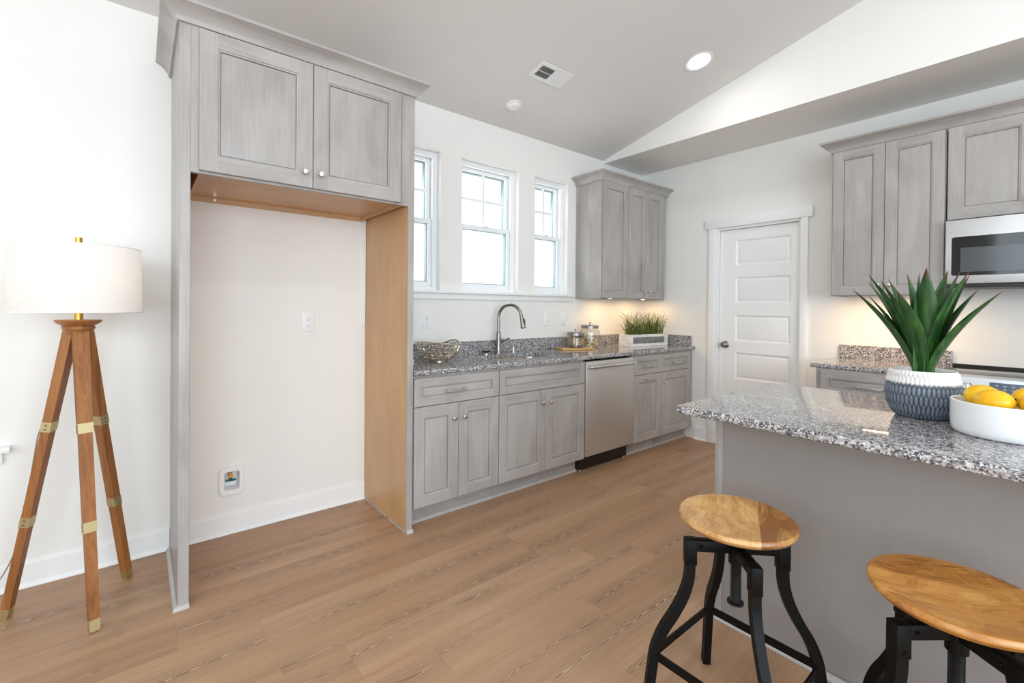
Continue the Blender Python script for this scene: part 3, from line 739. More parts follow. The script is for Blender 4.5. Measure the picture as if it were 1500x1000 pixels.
# undermount sink
sk = thing('sink', 'undermount stainless sink set into the granite below the windows', 'sink')
def basin():
    t = bmesh.new(); lv = []
    def loop(ins, z, rad):
        x0, y0, x1, y1 = SK[0] + ins, SK[1] + ins, SK[2] - ins, SK[3] - ins; L = []
        for cx_, cy_, q in ((x1 - rad, y1 - rad, 0), (x0 + rad, y1 - rad, 1), (x0 + rad, y0 + rad, 2), (x1 - rad, y0 + rad, 3)):
            for i in range(7): a = PI / 2 * (q + i / 6); L.append(t.verts.new((cx_ + rad * math.cos(a), cy_ + rad * math.sin(a), z)))
        return L
    for ins, z, rad in ((-.03, .8835, .07), (-.004, .8835, .062), (-.002, .880, .06), (.004, .72, .055), (.012, .70, .05), (.03, .692, .04), (.16, .688, .02)): lv.append(loop(ins, z, rad))
    for a, b in zip(lv, lv[1:]):
        n = len(a)
        for i in range(n): t.faces.new((a[i], a[(i + 1) % n], b[(i + 1) % n], b[i]))
    t.faces.new(lv[-1]); bmesh.ops.recalc_face_normals(t, faces=t.faces[:])
    return MB()._merge(t)
o = basin().build('basin', M_sink, sk); md = o.modifiers.new('s', 'SOLIDIFY'); md.thickness = .0015; md.offset = -1
MB().lathe([(0, .006), (.03, .005), (.042, .003), (.044, 0), (0, 0)], ((SK[0] + SK[2]) / 2, (SK[1] + SK[3]) / 2, .6905), 28).build('drain', M_chrome, sk)

# faucet
FXc, FYc = 2.105, -.088
fa = thing('faucet', 'brushed nickel gooseneck pull-down faucet behind the sink', 'faucet', (FXc, FYc, CZ1 + .0005))
MB().lathe([(0, 0), (.027, 0), (.027, .004), (.023, .012), (.021, .06), (.0195, .13), (.019, .165), (.016, .168), (.0135, .176), (0, .176)], (0, 0, 0), 28).build('base', M_gunmetal, fa)
dv = Vector((.085, -.185)).normalized()
def fp(s_, z): return (dv.x * s_, dv.y * s_, z)
arc = [fp(0, .17), fp(0, .25)] + [fp(.1 - .1 * math.cos(PI * k / 10 * .93), .29 + .1 * math.sin(PI * k / 10 * .93)) for k in range(0, 11)]
MB().tube(spline(arc, 4), .0125, 14).build('spout', M_gunmetal, fa)
e = Vector(fp(.1 - .1 * math.cos(PI * .93), .29 + .1 * math.sin(PI * .93))); dn = Vector((dv.x * .22, dv.y * .22, -1)).normalized()
sh_ = MB(); M_ = Matrix.Translation(e) @ dn.to_track_quat('Z', 'Y').to_matrix().to_4x4()
sh_.lathe([(0, -.006), (.0135, -.006), (.0145, .01), (.0165, .05), (.021, .092), (.0215, .104), (.019, .108), (0, .107)], (0, 0, 0), 24, 0, M_); sh_.build('spray_head', M_gunmetal, fa)
sb = MB(); sb.xbox(M_, (-.006, .016, .035), (.006, .0235, .075), .003); sb.build('spray_button', M_black, fa)
hd = MB(); hx = Vector((1, .12, 0)).normalized()
hd.cyl((0, 0, .10), hx * .045 + Vector((0, 0, .10)), .0165, .0165, 20); hd.tube([hx * .045 + Vector((0, 0, .10)), hx * .075 + Vector((0, 0, .103)), hx * .125 + Vector((0, 0, .115))], .0065, 10); hd.build('lever', M_gunmetal, fa)
sd = thing('soap_dispenser', 'small nickel soap dispenser on the counter right of the faucet', 'soap dispenser', (2.262, -.088, CZ1 + .0005))
MB().lathe([(0, 0), (.02, 0), (.02, .003), (.013, .008), (.0105, .02), (.008, .045), (.0085, .052), (0, .053)], (0, 0, 0), 20).tube([(0, 0, .046), (.008, -.02, .05), (.016, -.045, .047), (.018, -.05, .043)], .006, 10).build('pump', M_nickel, sd)
st = thing('sink_stopper', 'black-rimmed stopper with a metal knob on the counter left of the faucet', 'sink stopper', (1.985, -.088, CZ1 + .0005))
MB().lathe([(0, 0), (.019, 0), (.019, .012), (.016, .016), (0, .016)], (0, 0, 0), 24).build('base', M_chrome, st)
MB().lathe([(0, .0165), (.031, .018), (.033, .022), (.029, .027), (.01, .029), (0, .029)], (0, 0, 0), 24).build('rubber_rim', M_black, st)
MB().lathe([(0, .0295), (.005, .03), (.004, .045), (.0075, .052), (.006, .058), (0, .06)], (0, 0, 0), 16).build('knob', M_chrome, st)

# dishwasher
DW0, DW1 = 2.5405, 3.1475
dw = thing('dishwasher', 'stainless steel dishwasher between the gray base cabinets', 'dishwasher', (DW0, 0, 0))
wd = DW1 - DW0
MB().box((.004, -.585, .10), (wd - .004, -.03, .878)).build('tub', M_black, dw, smooth=0)
MB().box((.003, -.636, .132), (wd - .003, -.587, .868), .004, 3).build('door', M_steelv, dw)
MB().tube(spline([(.035, -.636, .826), (.04, -.655, .826), (.06, -.668, .827), (wd / 2, -.676, .829), (wd - .06, -.668, .827), (wd - .04, -.655, .826), (wd - .035, -.636, .826)], 6), .0145, 14).build('handle', M_steel, dw)
MB().box((.004, -.585, .8695), (wd - .004, -.57, .879)).build('control_strip', M_black, dw, smooth=0)
kp = MB().box((.002, -.566, .012), (wd - .002, -.54, .125), .002); kp.build('kick_plate', M_black, dw, smooth=0)
for x in (.025, wd - .025): MB().cyl((x, -.555, .001), (x, -.555, .013), .012, .01, 14).build('foot', M_chrome, dw)

# ------------------------------------------------------------------ things on the window counter
CT = CZ1 + .0006
wbw = thing('wire_bowl', 'woven champagne metal wire bowl with a wavy rim on the counter', 'bowl', (1.452, -.27, CT))
wm = MB(); NR, NA = 5, 20
def bowlp(s_, a):
    r = .045 + (.152 - .045) * math.sin(s_ * PI / 2 * .92) / math.sin(PI / 2 * .92); z = .0085 + .112 * s_ ** 1.75
    wv = .010 * math.sin(3 * a + .8) + .006 * math.sin(5 * a)
    z += wv * s_ ** 3; r += .006 * math.sin(4 * a + 2) * s_ ** 2
    a2 = a + .12 * math.sin(3 * s_ * PI + 2 * a) * .5
    return Vector((r * math.cos(a2), r * math.sin(a2), z))
for i in range(NA):
    a = 2 * PI * i / NA; P = [bowlp(k / 12, a) for k in range(13)]
    jit = [p + Vector((0, 0, .0015 * ((-1) ** (k + i)))) for k, p in enumerate(P)]
    wm.tube(jit, .0042, 6)
for k in range(NR + 1):
    s_ = [.10, .32, .52, .70, .86, 1.0][k]; P = [bowlp(s_, 2 * PI * j / 60) + Vector((0, 0, .0018 * (-1) ** (j // 1))) for j in range(60)]
    wm.tube(P, 0.0044 if k < NR else .005, 6, closed=True)
wm.build('woven_wire', M_wirebowl, wbw)
MB().lathe([(0, 0), (.05, 0), (.05, .004), (0, .005)], (0, 0, 0), 24).build('bowl_base', M_wirebowl, wbw)

def rot(p, a): return (p[0] * math.cos(a) - p[1] * math.sin(a), p[0] * math.sin(a) + p[1] * math.cos(a))
cb = MB().box((-.16, -.085, 0), (.16, .085, .016), .004)
cbo = tag(cb.build('cutting_board', M_board, loc=(2.885, -.19, CT)), 'light wooden cutting board under the smaller glass jar', 'cutting board'); cbo.rotation_euler.z = -.32
def jar(label, loc, R_, H, lidr, slope):
    r = thing('glass_jar', label, 'jar', loc)
    prof = [(0, 0), (R_ * .9, 0), (R_, .008), (R_, H * .72), (R_ * .97, H * .8), (lidr, H * .88), (lidr, H * .90)]
    inn = [(lidr - .003, H * .90), (lidr - .003, H * .88), (R_ * .97 - .003, H * .79), (R_ - .003, H * .72), (R_ - .003, .01), (R_ * .9, .004), (0, .004)]
    MB().lathe(prof + inn, (0, 0, 0), 40).build('glass_body', M_jarglass, r)
    ld = MB().lathe([(0, H * .9), (lidr + .004, H * .9), (lidr + .005, H * .905), (lidr + .005, H * .9 + .024), (lidr, H * .9 + .03), (.02, H * .9 + .032), (0, H * .9 + .033)], (0, 0, 0), 36).build('lid', M_lidmetal, r)
    MB().lathe([(0, 0), (.006, 0), (.005, .012), (.010, .018), (.010, .022), (0, .024)], (0, 0, H * .9 + .0325), 20).build('lid_knob', M_lidmetal, ld)
    return r
jx, jy = 2.905, -.18
jar('smaller glass jar of brown pasta standing on the cutting board', (jx, jy, CT + .0168), .090, .118, .072, 0)
lx_, ly_ = 3.150, -.135
jar('taller glass jar of pale chips standing on the granite behind the board', (lx_, ly_, CT),   .092, .200, .076, 0)
def filler(name, n, loc, R_, H, mat, label, cat, maker):
    m = MB(); rnd = random.Random(n)
    for i in range(n):
        a = rnd.random() * 2 * PI; rr = R_ * math.sqrt(rnd.random()); z = rnd.random() * H
        E_ = Matrix.Translation((rr * math.cos(a), rr * math.sin(a), .023 + z)) @ Matrix.Rotation(rnd.random() * 6.28, 4, 'Z') @ Matrix.Rotation(rnd.uniform(-.9, .9), 4, 'X') @ Matrix.Rotation(rnd.random() * 6.28, 4, 'Y')
        maker(m, E_, rnd)
    return tag(m.build(name, mat, loc=loc), label, cat, kind='stuff')
def spiral(m, E_, rnd):
    P = [E_ @ Vector((.0035 * math.cos(k * 1.1), .0035 * math.sin(k * 1.1), (k - 6) * .0022)) for k in range(13)]; m.tube(P, .0032, 5)
def flake(m, E_, rnd):
    q = MB().lathe([(0, .0065), (.008, .006), (.015, .002), (.019, -.003), (.0185, -.0045), (.012, -.0005), (0, .0035)], (0, 0, 0), 10); q.bm.transform(E_ @ Matrix.Diagonal((1.0, .75, 1, 1))); m._merge(q.bm)
filler('pasta', 300, (jx, jy, CT + .0168), .068, .054, M_pasta1, 'brown spiral pasta filling the smaller glass jar', 'pasta', spiral)
filler('chips', 130, (lx_, ly_, CT), .064, .074, M_pasta2, 'pale dried chips filling the taller glass jar', 'food', flake)

# planter
pl = thing('planter', 'whitewashed wooden planter box of green grass in the counter corner', 'planter', (3.515, -.31, CT), -.105)
PLW, PLD, PLH = .555, .13, .115
m = MB(); w_ = .016
m.box((0, 0, 0), (w_, PLD, PLH), .001, 1); m.box((PLW - w_, 0, 0), (PLW, PLD, PLH), .001, 1); m.box((w_, PLD - w_, 0), (PLW - w_, PLD, PLH), .001, 1); m.box((w_, .002, 0), (PLW - w_, PLD - w_, .01))
m.box((0, -.012, 0), (.045, 0, PLH), .001, 1); m.box((PLW - .045, -.012, 0), (PLW, 0, PLH), .001, 1); m.box((.045, -.012, 0), (PLW - .045, 0, .026), .001, 1); m.box((.045, -.012, PLH - .026), (PLW - .045, 0, PLH), .001, 1)
m.build('wooden_box', M_washed, pl, smooth=0)
MB().box((.046, -.004, .02), (PLW - .046, .0145, PLH - .02)).build('metal_panel', M_galv, pl, smooth=0)
MB().box((w_ + .001, .016, .011), (PLW - w_ - .001, PLD - w_ - .001, PLH - .015)).build('soil', M_soil, pl, smooth=0)
gm = MB(); rg = random.Random(4)
for i in range(430):
    x = rg.uniform(.03, PLW - .03); y = rg.uniform(.025, PLD - .03); h = rg.uniform(.10, .235) if rg.random() < .65 else rg.uniform(.06, .14)
    edge = (x / PLW - .5) * 2
    dx = edge * abs(edge) * rg.uniform(.01, .15) + rg.gauss(0, .045); dy = rg.gauss(0, .03); drop = rg.random() ** 3 * .06 * (1 if abs(edge) > .6 else .5)
    if y + dy * 1.3 > PLD + .05: dy = -abs(dy)
    dx = min(dx, (PLW + .05 - x) / 1.3)
    b0 = (x, y, PLH - .016); P = bez(b0, (x + dx * .1, y + dy * .1, PLH + h * .5), (x + dx * .5, y + dy * .5, PLH + h), (x + dx * 1.3, y + dy * 1.3, PLH + h - drop), 7)
    r_ = rg.uniform(.0011, .0021); gm.sweep(P, [(r_, 0), (0, r_ * .5), (-r_, 0), (0, -r_ * .5)], scales=[1, 1.2, 1.2, 1.1, 1, .8, .55, .12])
gm.build('grass', M_grass, pl, kind='stuff')

# ------------------------------------------------------------------ outlets, switches, icemaker box
def plate(label, cat, x, z, kind, name):
    r = thing(name, label, cat, (x, -.0005, z))
    m = MB(); m.box((-.0365, -.0055, -.0595), (.0365, 0, .0595), .003, 3); m.build('cover_plate', M_plastic, r)
    if kind == 'outlet':
        for dz in (-.0195, .0195):
            q = MB(); q.box((-.0168, -.0075, dz - .0145), (.0168, -.005, dz + .0145), .003, 2); rc = q.build('receptacle', M_plastic, r)
            s2 = MB(); s2.box((-.0078, -.0079, dz - .001), (-.0056, -.0074, dz + .0075)); s2.box((.0056, -.0079, dz), (.0078, -.0074, dz + .0065)); s2.cyl((0, -.0079, dz - .0075), (0, -.0074, dz - .0075), .0026, n=12); s2.build('slots', M_dark, rc, smooth=0)
        MB().cyl((0, -.0065, 0), (0, -.0054, 0), .003, n=12).build('screw', M_nickel, r)
    elif kind == 'rocker':
        q = MB(); q.box((-.0168, -.008, -.0335), (.0168, -.005, .0335), .002, 2); q.build('rocker', M_plastic, r)
    else:
        q = MB(); q.box((-.0168, -.007, -.0335), (.0168, -.005, .0335), .002, 2); q.box((-.005, -.011, -.008), (.006, -.006, -.001), .001); q.build('paddle', M_plastic, r)
    return r
plate('white outlet on the wall inside the empty refrigerator space', 'outlet', .682, 1.181, 'outlet', 'wall_outlet')
plate('white outlet on the wall above the wire bowl', 'outlet', 1.506, 1.183, 'outlet', 'wall_outlet')
plate('white switch on the wall right of the faucet spout', 'light switch', 2.716, 1.182, 'toggle', 'light_switch')
plate('white rocker switch on the wall above the smaller jar', 'light switch', 2.928, 1.181, 'rocker', 'light_switch')
ib = thing('water_outlet_box', 'white recessed water valve box low on the refrigerator wall', 'valve box', (.279, -.0005, .294))
def rrect(w, h, r, n=6):
    P = []
    for cx_, cy_, q in ((w / 2 - r, h / 2 - r, 0), (-w / 2 + r, h / 2 - r, 1), (-w / 2 + r, -h / 2 + r, 2), (w / 2 - r, -h / 2 + r, 3)):
        for i in range(n + 1): a = PI / 2 * (q + i / n); P.append((cx_ + r * math.cos(a), cy_ + r * math.sin(a)))
    return P
def ringmesh(loops):
    t = bmesh.new(); L = [[t.verts.new((x, y, z)) for x, z in pts] for pts, y in loops]
    for a, b in zip(L, L[1:]):
        n = len(a)
        for i in range(n): t.faces.new((a[i], a[(i + 1) % n], b[(i + 1) % n], b[i]))
    t.faces.new(L[-1]); bmesh.ops.recalc_face_normals(t, faces=t.faces[:]); return MB()._merge(t)
ringmesh([(rrect(.126, .160, .03), 0), (rrect(.126, .160, .03), -.010), (rrect(.118, .152, .028), -.014), (rrect(.078, .108, .014), -.014), (rrect(.074, .104, .013), -.012), (rrect(.070, .098, .012), .0015), (rrect(.066, .094, .010), .062)]).build('box_frame', M_plastic, ib)
MB().cyl((-.004, .008, .022), (-.004, .030, .022), .013, .013, 20).cyl((-.004, .002, .022), (-.004, .010, .022), .007, .009, 16).cyl((-.004, .022, .02), (-.004, .022, .0465), .008, n=14).build('valve', M_gold, ib)
MB().box((-.030, .006, -.008), (.024, .014, .004), .003).cyl((-.004, .012, -.002), (-.004, .012, .012), .009, n=14).build('valve_handle', M_green, ib)

# ------------------------------------------------------------------ ceiling fixtures
SLA = math.atan(SL)
def on_ceiling(name, label, cat, x, y):
    r = thing(name, label, cat, (x, y, zceil(y) - .0006)); r.rotation_euler = (-SLA, 0, 0); return r
v = on_ceiling('ceiling_vent', 'white rectangular air vent on the sloped ceiling', 'vent', 2.119, -.654)
VW, VD = .30, .155
m = MB()
m.box((-VW / 2, -VD / 2, -.005), (-.122, VD / 2, 0), .002); m.box((.122, -VD / 2, -.005), (VW / 2, VD / 2, 0), .002); m.box((-.122, -VD / 2, -.005), (.122, -.05, 0)); m.box((-.122, .05, -.005), (.122, VD / 2, 0)); m.box((-.006, -.05, -.005), (.006, .05, 0))
m.build('frame', M_plastic, v, smooth=0)
MB().box((-.123, -.051, -.0008), (.123, .051, 0)).build('backing', M_dark, v, smooth=0)
m = MB()
for side in (-1, 1):
    for k in range(9):
        x = side * (.014 + k * .0125); MB_ = Matrix.Translation((x, 0, -.0035)) @ Matrix.Rotation(side * .75, 4, 'Y')
        m.xbox(MB_, (-.0055, -.05, -.0005), (.0055, .05, .0005))
m.box((-.118, -.0025, -.0045), (.118, .0025, -.002)); m.build('louvers', M_plastic, v, smooth=0)
MB().xbox(Matrix.Identity(4), (-.135, .012, -.016), (-.129, .017, -.004), .001).build('damper_lever', M_plastic, v)
s_ = on_ceiling('smoke_detector', 'small round white detector on the sloped ceiling above the windows', 'smoke detector', 2.088, -.277)
MB().lathe([(0, 0), (.063, 0), (.063, -.006), (.058, -.010), (.045, -.012), (.044, -.02), (.038, -.026), (0, -.029)], (0, 0, 0), 36).build('housing', M_plastic, s_)
MB().lathe([(0, -.0285), (.008, -.029), (.007, -.032), (0, -.033)], (.014, -.005, 0), 16).build('test_button', M_plastic, s_)
dl = on_ceiling('recessed_light', 'round lit recessed light in the sloped ceiling', 'ceiling light', 3.003, -1.269)
MB().lathe([(.078, -.001), (.098, -.001), (.099, -.004), (.095, -.007), (.085, -.006), (.078, -.0025)], (0, 0, 0), 40).build('trim_ring', M_plastic, dl)
MB().lathe([(0, -.003), (.074, -.003), (.0785, -.002), (.0785, 0), (0, 0)], (0, 0, 0), 40).build('lens', M_downlight, dl)
l = bpy.data.lights.new('ceiling_glow', 'AREA'); l.shape = 'DISK'; l.size = .14; l.energy = 2.5; l.color = (1, .95, .88)
o = bpy.data.objects.new('ceiling_glow', l); COL.objects.link(o); o.parent = dl; o.location = (0, 0, -.012)

# ------------------------------------------------------------------ right wall run (local x runs away from the window wall)
RW = -PI / 2
RY0 = -1.872
wall_cab('gray two-door wall cabinet left of the microwave', .610, [(.003, .3035, .274), (.3065, .606, .338)], (XR, RY0, 0), RW, 1.388, 2.437, end_left=True)
# warm LED bar under it
lb_ = thing('under_cabinet_light', 'warm LED bar under the wall cabinet left of the microwave', 'light', (XR - .285, RY0 - .295, 1.3995), RW)
MB().box((-.285, -.012, -.008), (.275, .012, 0), .002).build('housing', M_plastic, lb_)
dio = MB().box((-.005, -.005, -.0098), (.005, .005, -.0082)).build('diode', M_led, lb_, loc=(-.27, 0, 0), smooth=0)
for k in range(1, 14):
    d_ = dio.copy(); COL.objects.link(d_); d_.parent = lb_; d_.location = (-.27 + k * .0405, 0, 0)
l = bpy.data.lights.new('led_glow', 'AREA'); l.shape = 'RECTANGLE'; l.size = .38; l.size_y = .015; l.energy = 3.4; l.color = (1, .62, .28)
o = bpy.data.objects.new('led_glow', l); COL.objects.link(o); o.parent = lb_; o.location = (0, 0, -.012)
RY1 = -2.4875
wc = thing('wall_cabinet', 'gray two-door cabinet above the microwave', 'cabinet', (XR, RY1, 0), RW)
MB().box((0, -UD, 1.852), (.762, -.002, 2.437)).build('body', M_cab, wc, smooth=0)
for u0, u1, k in ((.004, .3785, .347), (.3815, .758, .415)):
    p = put_door(wc, u0, 1.856, u1, 2.434, -UD - .001, .066); put_knob(p, k, 1.93, -UD - .001 - DT)
cr = crown([(.0065 - .0, -.0005), (-.007, -UD - .004)], 2.4375) if False else crown([(-.007, -.0005), (-.007, -UD - .004), (1.384, -UD - .004), (1.384, -.0005)], 2.4375)
cro = tag(cr.build('crown_molding', M_cabh, loc=(XR, RY0, 0), smooth=25), 'gray crown molding topping the cabinets by the microwave', 'molding'); cro.rotation_euler.z = RW
# microwave
mw = thing('microwave', 'stainless over-the-range microwave below the gray cabinet', 'microwave', (XR, RY1 - .002, 1.440), RW)
WM, HM, DM = .758, .408, .385
MB().box((.001, -DM + .03, .0), (WM - .001, -.002, HM - .0), .002).build('case', M_grey_plastic, mw, smooth=0)
MB().box((.002, -DM, .012), (.57, -DM + .028, HM - .003), .004, 3).build('door', M_steel, mw)
MB().box((.572, -DM, .012), (WM - .002, -DM + .028, HM - .003), .004, 3).build('control_panel', M_blackglass, mw)
def rr_prism(u0, v0, u1, v1, r, y0, y1):
    P = [((u0 + u1) / 2 + x, (v0 + v1) / 2 + z) for x, z in rrect(u1 - u0, v1 - v0, r)]
    t = bmesh.new(); a = [t.verts.new((x, y0, z)) for x, z in P]; b = [t.verts.new((x, y1, z)) for x, z in P]; n = len(P)
    t.faces.new(a); t.faces.new(b[::-1])
    for i in range(n): t.faces.new((a[i], a[(i + 1) % n], b[(i + 1) % n], b[i]))
    bmesh.ops.recalc_face_normals(t, faces=t.faces[:]); return t
MB()._merge(rr_prism(.030, .063, .525, .300, .012, -DM - .002, -DM - .0005)).build('door_glass', M_blackglass, mw, smooth=0)
MB().box((.070, -DM - .003, .085), (.485, -DM - .0022, .232)).build('window', M_mesh, mw, smooth=0)
MB().tube(spline([(.548, -DM, .05), (.548, -DM - .03, .055), (.548, -DM - .036, .2), (.548, -DM - .03, .345), (.548, -DM, .35)], 6), .009, 12).build('handle', M_steel, mw)
MB().box((.01, -DM + .01, -.012), (WM - .01, -.06, -.0005)).build('underside', M_black, mw, smooth=0)

# base cabinet, its countertop, and range
RD0 = -1.868
base_cab('base_cabinet', 'gray base cabinet with a wide drawer left of the range', .610, [
    ('drawer', .030, .706, .605, .868, [('p', .313, .784)]),
    ('door', .030, .122, .3165, .702, [('k', .282, .612)]), ('door', .3195, .122, .605, .702, [('k', .354, .612)])], (XR, RD0, 0), RW)
rc = thing('countertop', 'small speckled granite worktop left of the range', 'countertop', (XR, -1.832, 0), RW)
MB().extrude_x(front_prof(-.002, -.617, CZ0, CZ1), 0, .646).build('worktop', M_granite, rc, smooth=0)
MB().box((.012, -.021, CZ1), (.655, -.001, 1.016), .002).build('backsplash', M_granite, rc, smooth=0)
RG = -2.4905
rg_ = thing('range', 'stainless slide-in range with front knobs below the microwave', 'oven', (XR, RG, 0), RW)
WR = .758
MB().box((.002, -.60, .04), (WR - .002, -.03, .905)).build('body', M_grey_plastic, rg_, smooth=0)
MB().box((.004, -.645, .045), (WR - .004, -.602, .21), .004).build('storage_drawer', M_steel, rg_)
MB().box((.004, -.650, .22), (WR - .004, -.602, .775), .005).build('oven_door', M_steel, rg_)
MB().box((.10, -.652, .33), (WR - .10, -.6505, .66)).build('door_window', M_blackglass, rg_, smooth=0)
MB().box((.002, -.642, .776), (WR - .002, -.60, .795)).build('vent_gap', M_black, rg_, smooth=0)
MB().tube(spline([(.06, -.65, .735), (.06, -.69, .74), (.1, -.7, .742), (WR / 2, -.702, .742), (WR - .1, -.7, .742), (WR - .06, -.69, .74), (WR - .06, -.65, .735)], 5), .012, 12).build('handle', M_steel, rg_)
MB().extrude_x([(-.59, .800), (-.672, .800), (-.678, .806), (-.655, .915), (-.648, .922), (-.59, .925)], .0, WR).build('control_panel', M_steel, rg_, smooth=30)
MB().box((.0, -.588, .905), (WR, -.031, .926), .003).build('cooktop', M_blackglass, rg_)
MB().box((.0, -.030, .905), (WR, -.006, .934), .003).build('rear_trim', M_black, rg_)
tilt = Matrix.Translation((0, -.6668, .860)) @ Matrix.Rotation(-math.atan2(.023, .109), 4, 'X')
for k, u in enumerate((.052, .139, WR - .139, WR - .052)):
    q = MB(); q.lathe([(0, 0), (.026, 0), (.026, .004), (.021, .01), (.0195, .03), (.016, .034), (0, .034)], (0, 0, 0), 28, 0, Matrix.Rotation(PI / 2, 4, 'X')); q.box((-.006, -.046, -.019), (.006, -.03, .019), .003)
    q.xf(tilt @ Matrix.Translation((u, 0, 0))); q.build('knob', M_chrome, rg_)
q = MB(); q.box((.222, -.0028, -.036), (WR - .222, -.0008, .038), .001); q.xf(tilt); tp = q.build('touch_panel', M_touch, rg_)
q = MB()
for i in range(9):
    for j in range(3):
        if i in (3, 4, 5) and j == 1: continue
        q.box((.242 + i * .031, -.0033, .022 - j * .02), (.256 + i * .031, -.0029, .025 - j * .02)); q.box((.244 + i * .031, -.0033, .016 - j * .02), (.254 + i * .031, -.0029, .0175 - j * .02))
q.xf(tilt); q.build('touch_icons', M_icon, tp, smooth=0)

# ------------------------------------------------------------------ island
IX0, IX1, IY0, IY1 = 1.470, 2.375, -2.028, -4.30
PX = 1.747
isl = thing('kitchen_island', 'gray paneled kitchen island base behind the bar stools', 'kitchen island')
MB().box((PX, -2.068, .001), (2.33, IY1 + .04, CZ0 - .001)).build('body', M_cabflat, isl, smooth=0)
MB().box((PX - .006, -2.085, .02), (PX + .0005, -2.066, CZ0 - .001), .001, 1).box((PX - .001, -2.067, .02), (PX + .05, -2.052, CZ0 - .001), .001, 1).build('corner_trim', M_cab, isl, smooth=0)
crown([(2.33, -2.0515), (PX - .001, -2.0515), (PX - .001, IY1 + .04)][::-1] if False else [(PX - .0005, IY1 + .04), (PX - .0005, -2.0515), (2.33, -2.0515)], .0006, SHOE)
def island_shoe():
    t = MB()
    t.sweep([(PX - .006, IY1 + .04, 0), (PX - .006, -2.046, 0)], [(0, .0006), (-.017, .0006), (-.017, .006), (-.012, .014), (-.004, .019), (0, .0195)], up=(0, 0, 1))
    return t
island_shoe().box((PX - .023, -2.0515, .0006), (2.33, -2.034, .0185), .004).build('shoe_molding', M_shoe, isl, smooth=0)
m = MB(); P = []
for cx_, cy_, q in ((IX1 - .02, IY0 - .02, 0), (IX0 + .02, IY0 - .02, 1), (IX0 + .02, IY1 + .02, 2), (IX1 - .02, IY1 + .02, 3)):
    for i in range(6): a = PI / 2 * (q + i / 5); P.append((cx_ + .02 * math.cos(a), cy_ + .02 * math.sin(a)))
m.prism(P, CZ0, CZ1, 0, .008)
tag(m.build('island_countertop', M_granite, smooth=30), 'light speckled granite slab on top of the kitchen island', 'countertop')

# ------------------------------------------------------------------ potted plant on the island
IT = CZ1 + .0006
pp = thing('potted_plant', 'spiky green agave plant in a white and blue scalloped pot', 'potted plant', (2.018, -2.662, IT))
PH = .163
def pot():
    prof = [(.0, .0), (.070, 0), (.076, .004)]
    n, nz = 320, 84; t = bmesh.new(); rings = []; rel = t.verts.layers.float.new('relief')
    keys = [(0, .076), (.12, .089), (.28, .0995), (.45, .104), (.6, .1035), (.75, .100), (.9, .0955), (1, .0935)]
    def rad(s):
        for (a, ra), (b, rb_) in zip(keys, keys[1:]):
            if s <= b: u = (s - a) / (b - a); return ra + (rb_ - ra) * u
        return keys[-1][1]
    NC = 50; rows = 2.55
    bot = t.verts.new((0, 0, 0))
    for j in range(nz + 1):
        s = j / nz; ring = []
        for i in range(n):
            a = 2 * PI * i / n; vv = s * rows; best = 0.0
            for off in (0, 1):
                # almond scales in two interleaved lattices
                rowi = math.floor(vv / 1 - off * .5); cy_ = rowi + .5 + off * .5; uu = a / (2 * PI) * NC + off * .5
                du = abs(uu - math.floor(uu) - .5) * 2; dv_ = abs(vv - cy_)
                val = (max(0, min(1, 1 - (dv_ - .12) / .28)) - du - .06) / .34
                if val > best: best = val
            best = max(0, min(1, best)); fade = min(1, s / .04) * min(1, (1 - s) / .05)
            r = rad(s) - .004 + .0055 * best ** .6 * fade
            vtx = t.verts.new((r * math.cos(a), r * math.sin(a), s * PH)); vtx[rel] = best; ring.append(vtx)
        rings.append(ring)
    for (r_, z_) in ((.0895, PH + .001), (.086, PH - .003), (.085, PH - .03)):
        rings.append([t.verts.new((r_ * math.cos(2 * PI * i / n), r_ * math.sin(2 * PI * i / n), z_)) for i in range(n)])
    for a, b in zip(rings, rings[1:]):
        for i in range(n): t.faces.new((a[i], a[(i + 1) % n], b[(i + 1) % n], b[i]))
    for i in range(n): t.faces.new((bot, rings[0][(i + 1) % n], rings[0][i]))
    bmesh.ops.recalc_face_normals(t, faces=t.faces[:]); return t
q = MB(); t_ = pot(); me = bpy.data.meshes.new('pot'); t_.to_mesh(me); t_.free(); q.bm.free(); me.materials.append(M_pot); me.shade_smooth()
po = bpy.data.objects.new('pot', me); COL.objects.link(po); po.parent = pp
MB().lathe([(0, PH - .014), (.05, PH - .015), (.0845, PH - .02), (.0845, PH - .028), (0, PH - .028)], (0, 0, 0), 40).build('soil', M_moss, pp)
